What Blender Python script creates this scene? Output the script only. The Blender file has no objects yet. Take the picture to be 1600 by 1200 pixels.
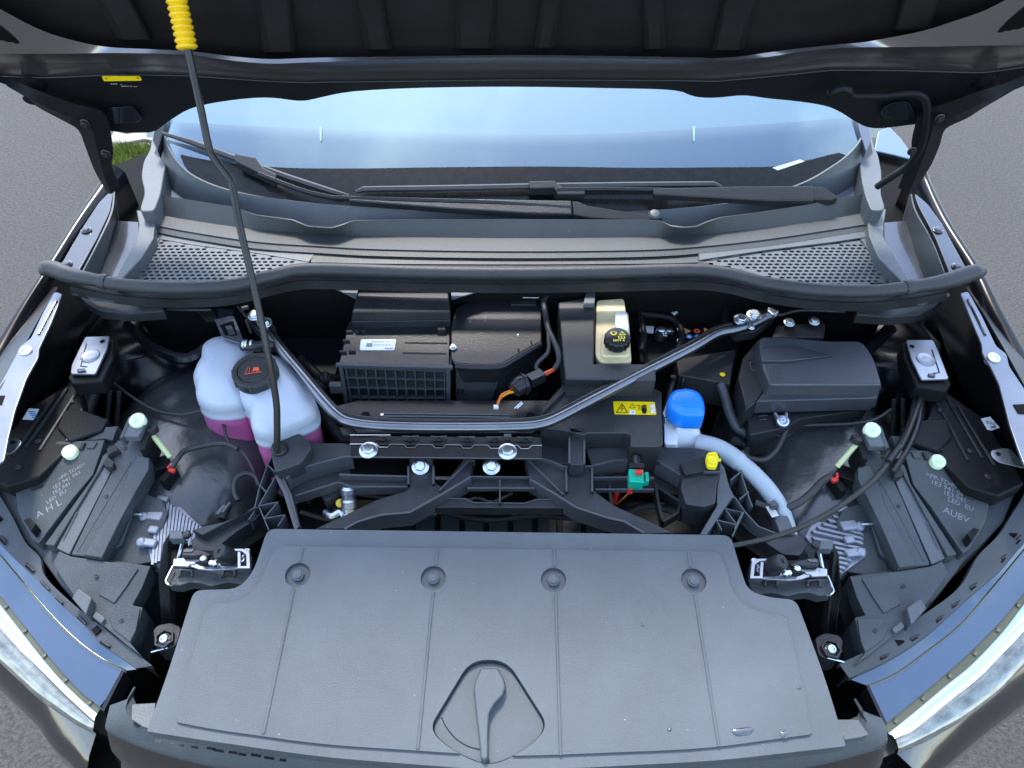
import bpy, bmesh, math, random
from mathutils import Vector, Matrix
random.seed(3)
R = math.radians
sc = bpy.context.scene
C = sc.collection

# ------------------------------------------------------------------ camera, sky, sun, exposure
CAM = Vector((0, 0, 1.9)); PITCH = R(47); FPX = 1200.0
cd = bpy.data.cameras.new('camera'); cam = bpy.data.objects.new('camera', cd); C.objects.link(cam)
cam.location = CAM; cam.rotation_euler = (R(90) - PITCH, 0, 0)
cd.sensor_width = 36; cd.lens = 36 * FPX / 1600; cd.clip_start = .01; cd.clip_end = 2000
sc.camera = cam
SUN_EL, SUN_AZ = R(58), R(-12)          # the sun stands beyond the raised hood, behind thin cloud
w = bpy.data.worlds.new('World'); sc.world = w; w.use_nodes = True
nt = w.node_tree; nt.nodes.clear()
wo = nt.nodes.new('ShaderNodeOutputWorld'); bg = nt.nodes.new('ShaderNodeBackground')
sky = nt.nodes.new('ShaderNodeTexSky'); sky.sky_type = 'NISHITA'; sky.sun_disc = False
sky.sun_elevation = SUN_EL; sky.sun_rotation = SUN_AZ; sky.air_density = 1.0; sky.dust_density = 1.0; sky.ozone_density = .35
CLOUD = (9, 2.2, 4)
tc = nt.nodes.new('ShaderNodeTexCoord'); mpg = nt.nodes.new('ShaderNodeMapping'); mpg.inputs['Scale'].default_value = (-1, 1, 1.6); mpg.inputs['Location'].default_value = CLOUD
nz = nt.nodes.new('ShaderNodeTexNoise'); nz.inputs['Scale'].default_value = 2.3; nz.inputs['Detail'].default_value = 6
nz.inputs['Roughness'].default_value = .6
rmp = nt.nodes.new('ShaderNodeValToRGB'); rmp.color_ramp.elements[0].position = .5; rmp.color_ramp.elements[1].position = .76
mx = nt.nodes.new('ShaderNodeMix'); mx.data_type = 'RGBA'; mx.inputs[7].default_value = (5, 5.5, 5.8, 1)
nt.links.new(tc.outputs['Generated'], mpg.inputs[0]); nt.links.new(mpg.outputs[0], nz.inputs['Vector'])
nt.links.new(nz.outputs['Fac'], rmp.inputs[0]); nt.links.new(rmp.outputs[0], mx.inputs[0])
nt.links.new(sky.outputs[0], mx.inputs[6]); nt.links.new(mx.outputs[2], bg.inputs['Color'])
bg.inputs['Strength'].default_value = .15
nt.links.new(bg.outputs[0], wo.inputs[0])
sd = bpy.data.lights.new('sun', 'SUN'); sd.energy = 1.2; sd.angle = R(10); sd.color = (1, .95, .88)
so = bpy.data.objects.new('sun', sd); C.objects.link(so)
sdir = Vector((math.sin(SUN_AZ) * math.cos(SUN_EL), math.cos(SUN_AZ) * math.cos(SUN_EL), math.sin(SUN_EL)))
so.rotation_euler = (-sdir).to_track_quat('-Z', 'Y').to_euler(); so.location = (0, 4, 6)
vs = sc.view_settings; vs.view_transform = 'Standard'; vs.look = 'None'; vs.gamma = 1; vs.exposure = 2.2
sc.cycles.max_bounces = 6; sc.cycles.transparent_max_bounces = 8
sc.cycles.caustics_reflective = False; sc.cycles.caustics_refractive = False
sc.cycles.use_denoising = True

# ------------------------------------------------------------------ geometry of the view: a photo pixel back to a point at a real height
FW = Vector((0, math.cos(PITCH), -math.sin(PITCH))); UP = Vector((0, math.sin(PITCH), math.cos(PITCH)))
def ray(px, py): return FW + Vector(((px - 800) / FPX, 0, 0)) + UP * ((600 - py) / FPX)
def P(px, py, z):
    """pixel -> the point where its ray meets height z; z may be a slope (z0, dz/dy[, dz/dx])"""
    d = ray(px, py)
    if isinstance(z, tuple):
        z0, sy = z[0], z[1]; sx = z[2] if len(z) > 2 else 0
        t = (z0 - CAM.z) / (d.z - sy * d.y - sx * d.x)
    else: t = (z - CAM.z) / d.z
    return CAM + d * t
def PY(px, py, y): d = ray(px, py); return CAM + d * (y / d.y)
def PP(pts, z): return [P(p[0], p[1], p[2] if len(p) > 2 else z) for p in pts]
def mir(p):
    """the mirrored photo position of a left side point"""
    x, y = p[0], p[1]
    ks = ((0, 1600, 0), (430, 1599, 2), (560, 1588, 10), (665, 1577, 15), (1010, 1555, 16), (1140, 1553, 10), (1300, 1550, 8))
    for a, b in zip(ks, ks[1:]):
        if y <= b[0]:
            t = (y - a[0]) / (b[0] - a[0]); break
    else: t = 1
    q = (a[1] + (b[1] - a[1]) * t - x, y + a[2] + (b[2] - a[2]) * t)
    return q + tuple(p[2:])
def side(pts, s): return pts if s < 0 else [mir(p) for p in pts]
def rnd(poly, r, n=4):
    """round the corners of a closed outline; a third value in a point overrides the radius"""
    out = []; N = len(poly)
    for i, p in enumerate(poly):
        rr = p[2] if len(p) > 2 else r
        a, b, c = (Vector(poly[i - 1][:2]), Vector(p[:2]), Vector(poly[(i + 1) % N][:2]))
        if rr <= 0: out.append(tuple(b)); continue
        u, v = a - b, c - b; k = min(rr, u.length * .48, v.length * .48)
        s, e = b + u.normalized() * k, b + v.normalized() * k
        for j in range(n + 1):
            t = j / n; q = s * (1 - t) ** 2 + b * 2 * t * (1 - t) + e * t * t; out.append((q.x, q.y))
    return out
def cr(pts, n=6, closed=False):
    """a smooth curve through the points"""
    P_ = [Vector(p) for p in pts]; N = len(P_); out = []
    for i in range(N if closed else N - 1):
        if closed: a, b, c, d = P_[i - 1], P_[i], P_[(i + 1) % N], P_[(i + 2) % N]
        else: b, c = P_[i], P_[i + 1]; a = P_[i - 1] if i else b * 2 - c; d = P_[i + 2] if i + 2 < N else c * 2 - b
        for j in range(n):
            t = j / n
            out.append(.5 * ((2 * b) + (c - a) * t + (2 * a - 5 * b + 4 * c - d) * t * t + (3 * b - a - 3 * c + d) * t ** 3))
    if not closed: out.append(P_[-1])
    return out
def resample(pts, n):
    P_ = [Vector(p) for p in pts]; L = [0]
    for a, b in zip(P_, P_[1:]): L.append(L[-1] + (b - a).length)
    out = []; k = 0
    for i in range(n):
        s = L[-1] * i / (n - 1)
        while k < len(L) - 2 and L[k + 1] < s: k += 1
        t = (s - L[k]) / max(1e-9, L[k + 1] - L[k]); out.append(P_[k].lerp(P_[k + 1], min(1, t)))
    return out

# ------------------------------------------------------------------ materials
def mat(name, col, rough=.5, metal=0, coat=0, bump=0, scale=400, var=0, vscale=6, spec=.5, detail=2, trans=0, sss=0, stretch=None, ior=None, dirt=0):
    m = bpy.data.materials.new(name); m.use_nodes = True; n = m.node_tree; b = n.nodes['Principled BSDF']
    b.inputs['Base Color'].default_value = (*col, 1); b.inputs['Roughness'].default_value = rough; b.inputs['Metallic'].default_value = metal
    b.inputs['Coat Weight'].default_value = coat; b.inputs['Coat Roughness'].default_value = .03; b.inputs['Specular IOR Level'].default_value = spec
    if ior: b.inputs['IOR'].default_value = ior
    if trans: b.inputs['Transmission Weight'].default_value = trans
    if sss: b.inputs['Subsurface Weight'].default_value = sss; b.inputs['Subsurface Radius'].default_value = (.02, .02, .02); b.inputs['Subsurface Scale'].default_value = 1
    tc = n.nodes.new('ShaderNodeTexCoord'); co = tc.outputs['Object']
    if stretch:
        mp = n.nodes.new('ShaderNodeMapping'); mp.inputs['Scale'].default_value = stretch; n.links.new(co, mp.inputs[0]); co = mp.outputs[0]
    if bump:
        t = n.nodes.new('ShaderNodeTexNoise'); t.inputs['Scale'].default_value = scale; t.inputs['Detail'].default_value = detail
        bp = n.nodes.new('ShaderNodeBump'); bp.inputs['Strength'].default_value = bump; bp.inputs['Distance'].default_value = .002
        n.links.new(co, t.inputs['Vector']); n.links.new(t.outputs['Fac'], bp.inputs['Height']); n.links.new(bp.outputs[0], b.inputs['Normal'])
    if var:
        t = n.nodes.new('ShaderNodeTexNoise'); t.inputs['Scale'].default_value = vscale; t.inputs['Detail'].default_value = 5; t.inputs['Roughness'].default_value = .65
        mr = n.nodes.new('ShaderNodeMapRange'); mr.inputs[1].default_value = .3; mr.inputs[2].default_value = .7
        mr.inputs[3].default_value = max(0, 1 - var); mr.inputs[4].default_value = 1 + var
        x = n.nodes.new('ShaderNodeMix'); x.data_type = 'RGBA'; x.blend_type = 'MULTIPLY'; x.inputs[0].default_value = 1; x.inputs[6].default_value = (*col, 1)
        n.links.new(co, t.inputs['Vector']); n.links.new(t.outputs['Fac'], mr.inputs[0]); n.links.new(mr.outputs[0], x.inputs[7]); last = x.outputs[2]
        if dirt:      # light specks of dust
            d = n.nodes.new('ShaderNodeTexNoise'); d.inputs['Scale'].default_value = 260; d.inputs['Detail'].default_value = 1
            r2 = n.nodes.new('ShaderNodeMapRange'); r2.inputs[1].default_value = .79; r2.inputs[2].default_value = .84
            y = n.nodes.new('ShaderNodeMix'); y.data_type = 'RGBA'; y.inputs[7].default_value = (dirt, dirt, dirt * .95, 1)
            n.links.new(co, d.inputs['Vector']); n.links.new(d.outputs['Fac'], r2.inputs[0]); n.links.new(r2.outputs[0], y.inputs[0])
            n.links.new(last, y.inputs[6]); last = y.outputs[2]
        n.links.new(last, b.inputs['Base Color'])
        mr2 = n.nodes.new('ShaderNodeMapRange'); mr2.inputs[3].default_value = max(.02, rough * .85); mr2.inputs[4].default_value = min(1, rough * 1.2)
        n.links.new(t.outputs['Fac'], mr2.inputs[0]); n.links.new(mr2.outputs[0], b.inputs['Roughness'])
    return m
cover_m = mat('grained grey plastic', (.07, .082, .091), .46, bump=.3, scale=1300, var=.2, vscale=5, dirt=.3)
plas = mat('black moulded plastic', (.019, .019, .02), .42, spec=.35, bump=.25, scale=500, var=.35, vscale=14, dirt=.12)
plasg = mat('grey black housing plastic', (.042, .05, .055), .42, spec=.45, bump=.25, scale=450, var=.22, vscale=10, dirt=.2)
plasl = mat('faded grey plastic', (.075, .086, .094), .45, bump=.25, scale=500, var=.15, vscale=12, dirt=.25)  # lighter variant of the housing plastic
plasd = mat('deep black plastic', (.007, .007, .008), .5, spec=.2, bump=.2, scale=300, var=.3, vscale=10)
satin = mat('satin black plastic', (.014, .014, .016), .3, spec=.4, bump=.15, scale=300, var=.2, vscale=12)
rubber = mat('rubber', (.026, .027, .029), .5, bump=.2, scale=220, var=.2, vscale=20)
paint = mat('glossy black paint', (.006, .007, .009), .25, coat=.6, spec=.5)
bumpm = mat('bumper paint', (.085, .08, .075), .14, metal=.85, coat=1, var=.15, vscale=7)
panelp = mat('painted apron steel', (.05, .055, .065), .22, metal=.55, coat=.6, var=.12, vscale=8)
finm = mat('dull cast aluminium fins', (.27, .29, .33), .45, metal=.25, var=.2, vscale=50)
paintd = mat('black painted inner steel', (.004, .004, .005), .22, spec=.35)
carrm = mat('carrier plastic', (.034, .036, .041), .4, spec=.45, bump=.25, scale=400, var=.35, vscale=12, dirt=.15)
ribm = mat('worn rib edges', (.085, .088, .095), .4)  # lighter than the carrier, painting highlights onto its ribs
trimm = mat('matte trim plastic', (.024, .025, .027), .46, bump=.2, scale=600, var=.25, vscale=8, dirt=.12)
fusem = mat('fuse box plastic', (.036, .04, .049), .36, bump=.15, scale=400, var=.15, vscale=9)
cowlm = mat('dark grey cowl plastic', (.04, .044, .045), .5, bump=.25, scale=500, var=.15, vscale=8, dirt=.2)
panels = mat('silver grey primed steel', (.19, .205, .24), .3, metal=.8, var=.08, vscale=12)
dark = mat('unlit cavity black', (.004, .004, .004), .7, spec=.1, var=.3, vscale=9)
liner = mat('grey wheel arch liner', (.03, .032, .035), .24, spec=.9, bump=.3, scale=60, var=.35, vscale=12)
steel = mat('zinc plated steel', (.62, .66, .68), .28, metal=1, var=.12, vscale=60)
alu = mat('cast aluminium', (.6, .64, .72), .38, metal=1, bump=.25, scale=300, var=.15, vscale=40)
chrome = mat('polished rod', (.17, .18, .2), .3, metal=1, var=.1, vscale=30)
rodm = mat('grey prop rod coating', (.035, .034, .03), .35, metal=.4, var=.2, vscale=30)
yel = mat('yellow rubber grip', (.85, .52, .005), .4, var=.06, vscale=40)
yelc = mat('yellow plastic clip', (.85, .66, .01), .35)
blue = mat('blue cap plastic', (.005, .19, .72), .32, bump=.1, scale=300, var=.05, vscale=20)
milk = mat('milky tank plastic', (.42, .46, .53), .35, sss=.1, bump=.08, scale=60, var=.04, vscale=10)
pink = mat('tank wall over pink coolant', (.46, .11, .27), .3, sss=.2, var=.12, vscale=14)
beige = mat('yellowed tank plastic', (.6, .5, .28), .35, sss=.2, var=.2, vscale=22)
fenderm = mat('fender paint', (.004, .004, .005), .22, spec=.3)
hosew = mat('dull white hose', (.36, .42, .46), .4, sss=.1)
plateb = mat('bright zinc plate', (.36, .38, .42), .3, metal=.7, var=.1, vscale=20)
white = mat('white plastic', (.7, .75, .8), .35, sss=.15, var=.04)
green = mat('green connector plastic', (.0, .36, .22), .35, var=.05)
red = mat('red plastic', (.6, .03, .02), .4)
orange = mat('orange cable sleeve', (.62, .14, .02), .45, var=.1, vscale=50)
orangew = mat('orange yellow wire', (.8, .33, .01), .35)
cream = mat('pale green white ring plastic', (.66, .78, .52), .4, sss=.2, var=.05)
rodg = mat('pale yellow green adjuster rod', (.5, .55, .27), .4, var=.06)
tickm = mat('pale blue print', (.22, .36, .42), .4)
stick = mat('white sticker paper', (.72, .76, .8), .45, var=.04)
ystick = mat('yellow sticker', (.85, .6, .0), .4)
yelp = mat('yellow print', (.85, .75, .08), .4)
ink = mat('black print', (.01, .01, .01), .4)
blueink = mat('blue print', (.03, .2, .5), .4)
tan = mat('tan print', (.5, .27, .1), .4)
greyink = mat('grey laser marking', (.2, .21, .23), .5)
redink = mat('red print', (.75, .09, .04), .4)
lens = mat('headlight chrome trim', (.85, .9, .93), .07, metal=1)
olive = mat('smoked plastic strip', (.09, .085, .04), .2, coat=.5)
fabric = mat('cabin trim', (.055, .085, .1), .7, var=.1)
asph = mat('asphalt', (.054, .049, .045), .85, bump=.0, var=.18, vscale=1.2)
def asphalt():
    n = asph.node_tree; b = n.nodes['Principled BSDF']; tcn = n.nodes.new('ShaderNodeTexCoord')
    v = n.nodes.new('ShaderNodeTexNoise'); v.inputs['Scale'].default_value = 90; v.inputs['Detail'].default_value = 4; v.inputs['Roughness'].default_value = .7
    bp = n.nodes.new('ShaderNodeBump'); bp.inputs['Strength'].default_value = .8; bp.inputs['Distance'].default_value = .012
    n.links.new(tcn.outputs['Object'], v.inputs['Vector']); n.links.new(v.outputs['Fac'], bp.inputs['Height']); n.links.new(bp.outputs[0], b.inputs['Normal'])
    r = n.nodes.new('ShaderNodeMapRange'); r.inputs[1].default_value = .35; r.inputs[2].default_value = .65; r.inputs[3].default_value = .6; r.inputs[4].default_value = 1.45
    old = b.inputs['Base Color'].links[0].from_socket; x = n.nodes.new('ShaderNodeMix'); x.data_type = 'RGBA'; x.blend_type = 'MULTIPLY'; x.inputs[0].default_value = 1
    n.links.new(v.outputs['Fac'], r.inputs[0]); n.links.new(old, x.inputs[6]); n.links.new(r.outputs[0], x.inputs[7]); n.links.new(x.outputs[2], b.inputs['Base Color'])
asphalt()
def glass_mat():
    m = bpy.data.materials.new('coated windscreen glass'); m.use_nodes = True; n = m.node_tree; n.nodes.clear()  # reflectance raised and tinted blue to brighten the mirrored sky
    o = n.nodes.new('ShaderNodeOutputMaterial'); g = n.nodes.new('ShaderNodeBsdfGlossy'); g.inputs['Roughness'].default_value = .01
    g.inputs['Color'].default_value = (.68, .88, 1, 1); t = n.nodes.new('ShaderNodeBsdfTransparent'); t.inputs['Color'].default_value = (.62, .78, .8, 1)
    f = n.nodes.new('ShaderNodeFresnel'); f.inputs['IOR'].default_value = 2.55; mxx = n.nodes.new('ShaderNodeMixShader')
    n.links.new(f.outputs[0], mxx.inputs[0]); n.links.new(t.outputs[0], mxx.inputs[1]); n.links.new(g.outputs[0], mxx.inputs[2]); n.links.new(mxx.outputs[0], o.inputs[0])
    return m
glass = glass_mat()
def lens_mat():
    m = bpy.data.materials.new('clear headlight lens'); m.use_nodes = True; n = m.node_tree; n.nodes.clear()
    o = n.nodes.new('ShaderNodeOutputMaterial'); g = n.nodes.new('ShaderNodeBsdfGlossy'); g.inputs['Roughness'].default_value = .03
    t = n.nodes.new('ShaderNodeBsdfTransparent'); t.inputs['Color'].default_value = (.9, .93, .93, 1)
    f = n.nodes.new('ShaderNodeFresnel'); f.inputs['IOR'].default_value = 1.6; mxx = n.nodes.new('ShaderNodeMixShader')
    n.links.new(f.outputs[0], mxx.inputs[0]); n.links.new(t.outputs[0], mxx.inputs[1]); n.links.new(g.outputs[0], mxx.inputs[2]); n.links.new(mxx.outputs[0], o.inputs[0])
    return m
clearlens = lens_mat()

# ------------------------------------------------------------------ mesh builder
FONT = {}
def glyphs(text, bold=False):
    if text not in FONT:
        cu = bpy.data.curves.new('t', 'FONT'); cu.body = text; cu.size = 1; cu.align_x = 'CENTER'; cu.align_y = 'CENTER'; cu.resolution_u = 2
        if bold: cu.offset = .02
        o = bpy.data.objects.new('t', cu); C.objects.link(o)
        me = bpy.data.meshes.new_from_object(o.evaluated_get(bpy.context.evaluated_depsgraph_get()))
        FONT[text] = ([v.co.copy() for v in me.vertices], [tuple(p.vertices) for p in me.polygons])
        bpy.data.objects.remove(o); bpy.data.meshes.remove(me)
    return FONT[text]
class MB:
    def __init__(s, m): s.v = []; s.f = []; s.fm = []; s.ms = [m]; s.k = 0
    def use(s, m):
        if m not in s.ms: s.ms.append(m)
        s.k = s.ms.index(m); return s
    def add(s, vs, fs):
        o = len(s.v); s.v += [Vector(v) for v in vs]
        for f in fs: s.f.append([o + i for i in f]); s.fm.append(s.k)
        return s
    def plate(s, pts, h=.003, d=None):
        d = Vector(d) if d is not None else Vector((0, 0, -h)); n = len(pts)
        vs = list(pts) + [p + d for p in pts]
        return s.add(vs, [list(range(n)), list(range(2 * n - 1, n - 1, -1))] + [[i, i + n, (i + 1) % n + n, (i + 1) % n] for i in range(n)])
    def frus(s, a, b):      # closed solid between two outlines of equal count
        n = len(a)
        return s.add(list(a) + list(b), [list(range(n)), list(range(2 * n - 1, n - 1, -1))] + [[i, i + n, (i + 1) % n + n, (i + 1) % n] for i in range(n)])
    def loft(s, rows, closed=False):
        m = len(rows[0]); vs = [p for r in rows for p in r]; fs = []
        for i in range(len(rows) - 1):
            for j in range(m if closed else m - 1):
                k = (j + 1) % m; fs.append([i * m + j, i * m + k, (i + 1) * m + k, (i + 1) * m + j])
        return s.add(vs, fs)
    def tube(s, pts, r, n=8, cap=True, sq=1):
        pts = [Vector(p) for p in pts]; L = len(pts); rr = r if isinstance(r, (list, tuple)) else [r] * L
        up = None; rows = []
        for i, p in enumerate(pts):
            t = (pts[min(i + 1, L - 1)] - pts[max(i - 1, 0)]).normalized()
            if up is None: up = t.orthogonal().normalized()
            up = (up - t * up.dot(t)).normalized(); sd_ = t.cross(up)
            rows.append([p + (up * math.cos(a) + sd_ * math.sin(a) * sq) * rr[i] for a in [2 * math.pi * k / n for k in range(n)]])
        s.loft(rows, True)
        if cap:
            o = len(s.v) - L * n; s.f += [[o + i for i in range(n)][::-1], [len(s.v) - n + i for i in range(n)]]; s.fm += [s.k, s.k]
        return s
    def lathe(s, c, ax, prof, n=20):
        """prof: (radius, height along the axis)"""
        ax = Vector(ax).normalized(); u = ax.orthogonal().normalized(); v = ax.cross(u); c = Vector(c); rows = []
        for r, h in prof: rows.append([c + ax * h + (u * math.cos(2 * math.pi * k / n) + v * math.sin(2 * math.pi * k / n)) * max(r, 1e-5) for k in range(n)])
        s.loft(rows, True); o = len(s.v) - n
        s.f.append([o + i for i in range(n)]); s.fm.append(s.k); return s
    def box(s, c, sz, M=None):
        M = M or Matrix(); c = Vector(c); x, y, z = [q / 2 for q in sz]
        vs = [c + M @ Vector((a * x, b * y, d * z)) for a in (-1, 1) for b in (-1, 1) for d in (-1, 1)]
        return s.add(vs, [[0, 1, 3, 2], [4, 6, 7, 5], [0, 4, 5, 1], [2, 3, 7, 6], [0, 2, 6, 4], [1, 5, 7, 3]])
    def quad3(s, a, b, c, d): return s.add([a, b, c, d], [[0, 1, 2, 3]])
    def text(s, t, c, u, v, size, bold=False):
        """flat lettering centred on c, running along u, upright along v"""
        vs, fs = glyphs(t, bold); u = Vector(u).normalized(); v = Vector(v).normalized()
        return s.add([Vector(c) + (u * p.x + v * p.y) * size for p in vs], fs)
    def make(s, name, parent=None, label=None, bevel=0, smooth=35, solid=0, kind=None, sub=0, seg=2):
        me = bpy.data.meshes.new(name); c = sum(s.v, Vector()) / max(1, len(s.v))
        me.from_pydata([v - c for v in s.v], [], s.f)
        for m in s.ms: me.materials.append(m)
        me.polygons.foreach_set('material_index', s.fm)
        bm = bmesh.new(); bm.from_mesh(me); bmesh.ops.remove_doubles(bm, verts=bm.verts, dist=1e-6)
        bmesh.ops.recalc_face_normals(bm, faces=bm.faces); bm.to_mesh(me); bm.free()
        me.polygons.foreach_set('use_smooth', [True] * len(me.polygons)); me.set_sharp_from_angle(angle=R(smooth))
        o = bpy.data.objects.new(name, me); C.objects.link(o); o.location = c
        if parent: attach(o, parent)
        if label: o['label'] = label
        if kind: o['kind'] = kind
        if solid:
            md = o.modifiers.new('s', 'SOLIDIFY'); md.thickness = solid; md.offset = -1
            md = o.modifiers.new('e', 'EDGE_SPLIT'); md.split_angle = R(smooth)
        if sub: md = o.modifiers.new('d', 'SUBSURF'); md.levels = md.render_levels = sub
        if bevel:
            md = o.modifiers.new('b', 'BEVEL'); md.width = bevel; md.segments = seg; md.limit_method = 'ANGLE'; md.angle_limit = R(38); md.harden_normals = True
        return o
WORLD = {}
def attach(o, parent):
    o.parent = parent; o.matrix_parent_inverse = WORLD.get(parent.name) or Matrix.Translation(world_loc(parent)).inverted()
def world_loc(o): return Vector(o.location)      # locations below are all in world units, see attach()
def cut(o, cutters):
    """take the cutter solids out of o (exact boolean, applied)"""
    for cm in cutters:
        c = cm.make('cutter'); md = o.modifiers.new('c', 'BOOLEAN'); md.object = c; md.solver = 'EXACT'; md.operation = 'DIFFERENCE'
        while o.modifiers[0] != md: bpy.context.view_layer.objects.active = o; o.modifiers.move(len(o.modifiers) - 1, 0)
        bev = [m for m in o.modifiers if m.type != 'BOOLEAN']
        for m in bev: m.show_viewport = False
        bpy.context.view_layer.update()
        me = bpy.data.meshes.new_from_object(o.evaluated_get(bpy.context.evaluated_depsgraph_get()))
        o.modifiers.remove(md)
        for m in bev: m.show_viewport = True
        o.data = me; bpy.data.objects.remove(c)
def copy(o, parent, loc, rot=None, label=None, scale=None):
    c = o.copy(); C.objects.link(c); attach(c, parent); c.location = loc
    if rot is not None: c.rotation_euler = rot
    if scale: c.scale = (scale,) * 3
    if label: c['label'] = label
    return c

# ------------------------------------------------------------------ the setting
g = MB(asph); g.add([(-60, -60, 0), (60, -60, 0), (60, 60, 0), (-60, 60, 0)], [[0, 1, 2, 3]]); g.make('ground', kind='structure', label='grey asphalt on which the car stands')
car = bpy.data.objects.new('car', None); C.objects.link(car); car.location = (0, 1.3, 0)
car['label'] = 'black electric car with its hood propped open showing the front bay'; car['category'] = 'car'
X, Y, Z = Vector((1, 0, 0)), Vector((0, 1, 0)), Vector((0, 0, 1))
def part(b, name, label=None, parent=None, **k): return b.make(name, parent or car, label, **k)
def plate(m, px, z, h, name, label=None, parent=None, r=0, **k):
    return part(MB(m).plate(PP(rnd(px, r) if r else px, z), h), name, label, parent, **k)
def bolt_mb(c, r=.008, h=.007, ax=(0, 0, 1), m=steel):
    b = MB(m); b.lathe(c, ax, [(r * 1.55, 0), (r * 1.55, h * .22), (r * 1.3, h * .34), (r, h * .36)], 20)
    b.lathe(Vector(c) + Vector(ax).normalized() * h * .3, ax, [(r, 0), (r, h * .6), (r * .86, h * .75), (0, h * .75)], 6); return b
def bolt(px, py, z, r=.008, label=None, parent=None, ax=(0, -.15, 1), m=steel, name='bolt', h=None):
    return part(bolt_mb(P(px, py, z), r, h or r * .95, ax, m), name, label, parent, smooth=30, bevel=.0005)
def sweep(pts, r, m, name, label=None, parent=None, n=8, k=6, **kw):
    """a cable or pipe through (px, py, z) points"""
    return part(MB(m).tube(cr([P(*p) for p in pts], k), r, n), name, label, parent, smooth=60, **kw)

# ------------------------------------------------------------------ windscreen and cabin
rowA = [(256, 203), (268, 240), (300, 275), (360, 300), (450, 315), (560, 325), (700, 334), (850, 337), (1000, 332), (1150, 318), (1245, 292), (1300, 262), (1330, 238), (1348, 212), (1352, 196)]
WZ = (.475, .5)                       # the glass plane
def W(px, py, off=0):
    k = ((px - 802) / 560) ** 2 * .035           # rolled back at the sides
    return P(px, py, (WZ[0] + off - k * .6, WZ[1]))
top = [(250, 60), (270, 60), (300, 60), (360, 60), (450, 60), (560, 60), (700, 60), (850, 60), (1000, 60), (1150, 60), (1245, 60), (1300, 60), (1330, 60), (1348, 60), (1362, 60)]
A3 = resample(cr([W(*p) for p in rowA], 5), 60); T3 = resample(cr([W(*p) for p in top], 5), 60)
part(MB(glass).loft([[a.lerp(t, k / 10) for a, t in zip(A3, T3)] for k in range(11)]), 'windscreen', 'windscreen glass mirroring blue sky and white cloud')
fr1 = [(283, 243), (300, 247), (360, 257), (450, 264), (560, 265), (700, 263), (850, 262), (1000, 264), (1150, 263), (1210, 262), (1250, 255), (1290, 245), (1318, 239), (1321, 241), (1322, 245)]
F3 = resample(cr([W(*p) + Vector((0, 0, .0025)) for p in fr1], 5), 60); A4 = resample(cr([W(*p) + Vector((0, 0, .0025)) for p in [(283, 247)] + rowA[2:12] + [(1325, 244)]], 5), 60)
frit = mat('black glass border', (.006, .007, .008), .22, var=.35, vscale=60, spec=.22)
part(MB(frit).loft([A4, F3]), 'windscreen_border', 'black printed border along the foot of the windscreen')
part(MB(steel).plate([W(*p, .004) for p in [(1207, 262), (1250, 249), (1257, 252), (1215, 266)]], .002), 'windscreen_marking', 'pale code strip at the lower corner of the glass')
# dashboard, seat backs and mirror behind the glass
dash = mat('dashboard', (.06, .08, .12), .6, var=.1)
d1 = [(262, 190), (400, 197), (550, 204), (700, 208), (800, 210), (950, 209), (1100, 200), (1250, 190), (1350, 180)]
D0 = [P(p[0], p[1], (WZ[0] - .09, WZ[1] - .02)) for p in d1]; D1 = [P(p[0], 330, (WZ[0] - .05, WZ[1])) for p in d1]
part(MB(dash).loft([resample(cr(D0, 4), 30), resample(cr(D1, 4), 30)]), 'dashboard', 'dark dashboard top seen through the windscreen')
b = MB(fabric); b.quad3(P(230, 215, .96), P(1380, 215, .96), PY(1420, 20, 2.6), PY(180, 20, 2.6)); part(b, 'cabin_lining', 'pale cabin trim behind the windscreen')
for x in (500, 1083):
    part(MB(tickm).plate([W(*p, .003) for p in [(x - 1, 197), (x + 3, 197), (x + 2, 220), (x, 220)]], .002), 'washer_jet_mark')
pass
# A pillars
for s in (-1, 1):
    for q, m in (([(252, 150), (262, 178), (256, 203), (246, 235), (238, 218), (243, 190), (236, 150)], paint if s < 0 else panels),):
        part(MB(m).plate([P(p[0], p[1], (.37, .57)) for p in side(q, s)], .02), 'windscreen_pillar', None, bevel=.002)

# ------------------------------------------------------------------ cowl between glass and engine bay
rowB = [(222, 303), (234, 304), (250, 305), (360, 322), (400, 336), (457, 344), (480, 354), (517, 357), (535, 352), (550, 345), (625, 343), (800, 342), (1000, 343), (1032, 345), (1047, 353), (1065, 356), (1087, 355), (1105, 347), (1125, 340), (1200, 330), (1250, 322), (1362, 300), (1375, 300)]
rowB = [(a, b_) for a, b_ in rowB if 230 < a < 1370]
rowC = [(238, 336), (300, 347), (400, 361), (500, 368), (600, 372), (800, 375), (1000, 373), (1100, 368), (1200, 358), (1300, 344), (1357, 334)]
rowD = [(242, 353), (300, 364), (400, 379), (500, 386), (600, 391), (800, 394), (1000, 392), (1100, 386), (1200, 375), (1300, 360), (1357, 351)]
rowE = [(205, 440), (300, 446), (390, 432), (430, 420), (460, 413), (500, 410), (600, 412), (800, 413), (1000, 412), (1090, 411), (1140, 417), (1180, 427), (1230, 440), (1300, 449), (1402, 443)]
def row(pts, z, n=120, k=1): return resample(cr([P(p[0], p[1], z) for p in pts], k), n)
trough = [row([(235, 215)] + rowA + [(1372, 200)], 1.085, k=4), row([(232, 270), (300, 310), (500, 345), (800, 352), (1100, 345), (1300, 305), (1370, 270)], 1.06, k=6), row([(232, 320), (300, 330), (500, 362), (800, 362), (1100, 360), (1300, 322), (1370, 312)], 1.045, k=6)]
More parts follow.
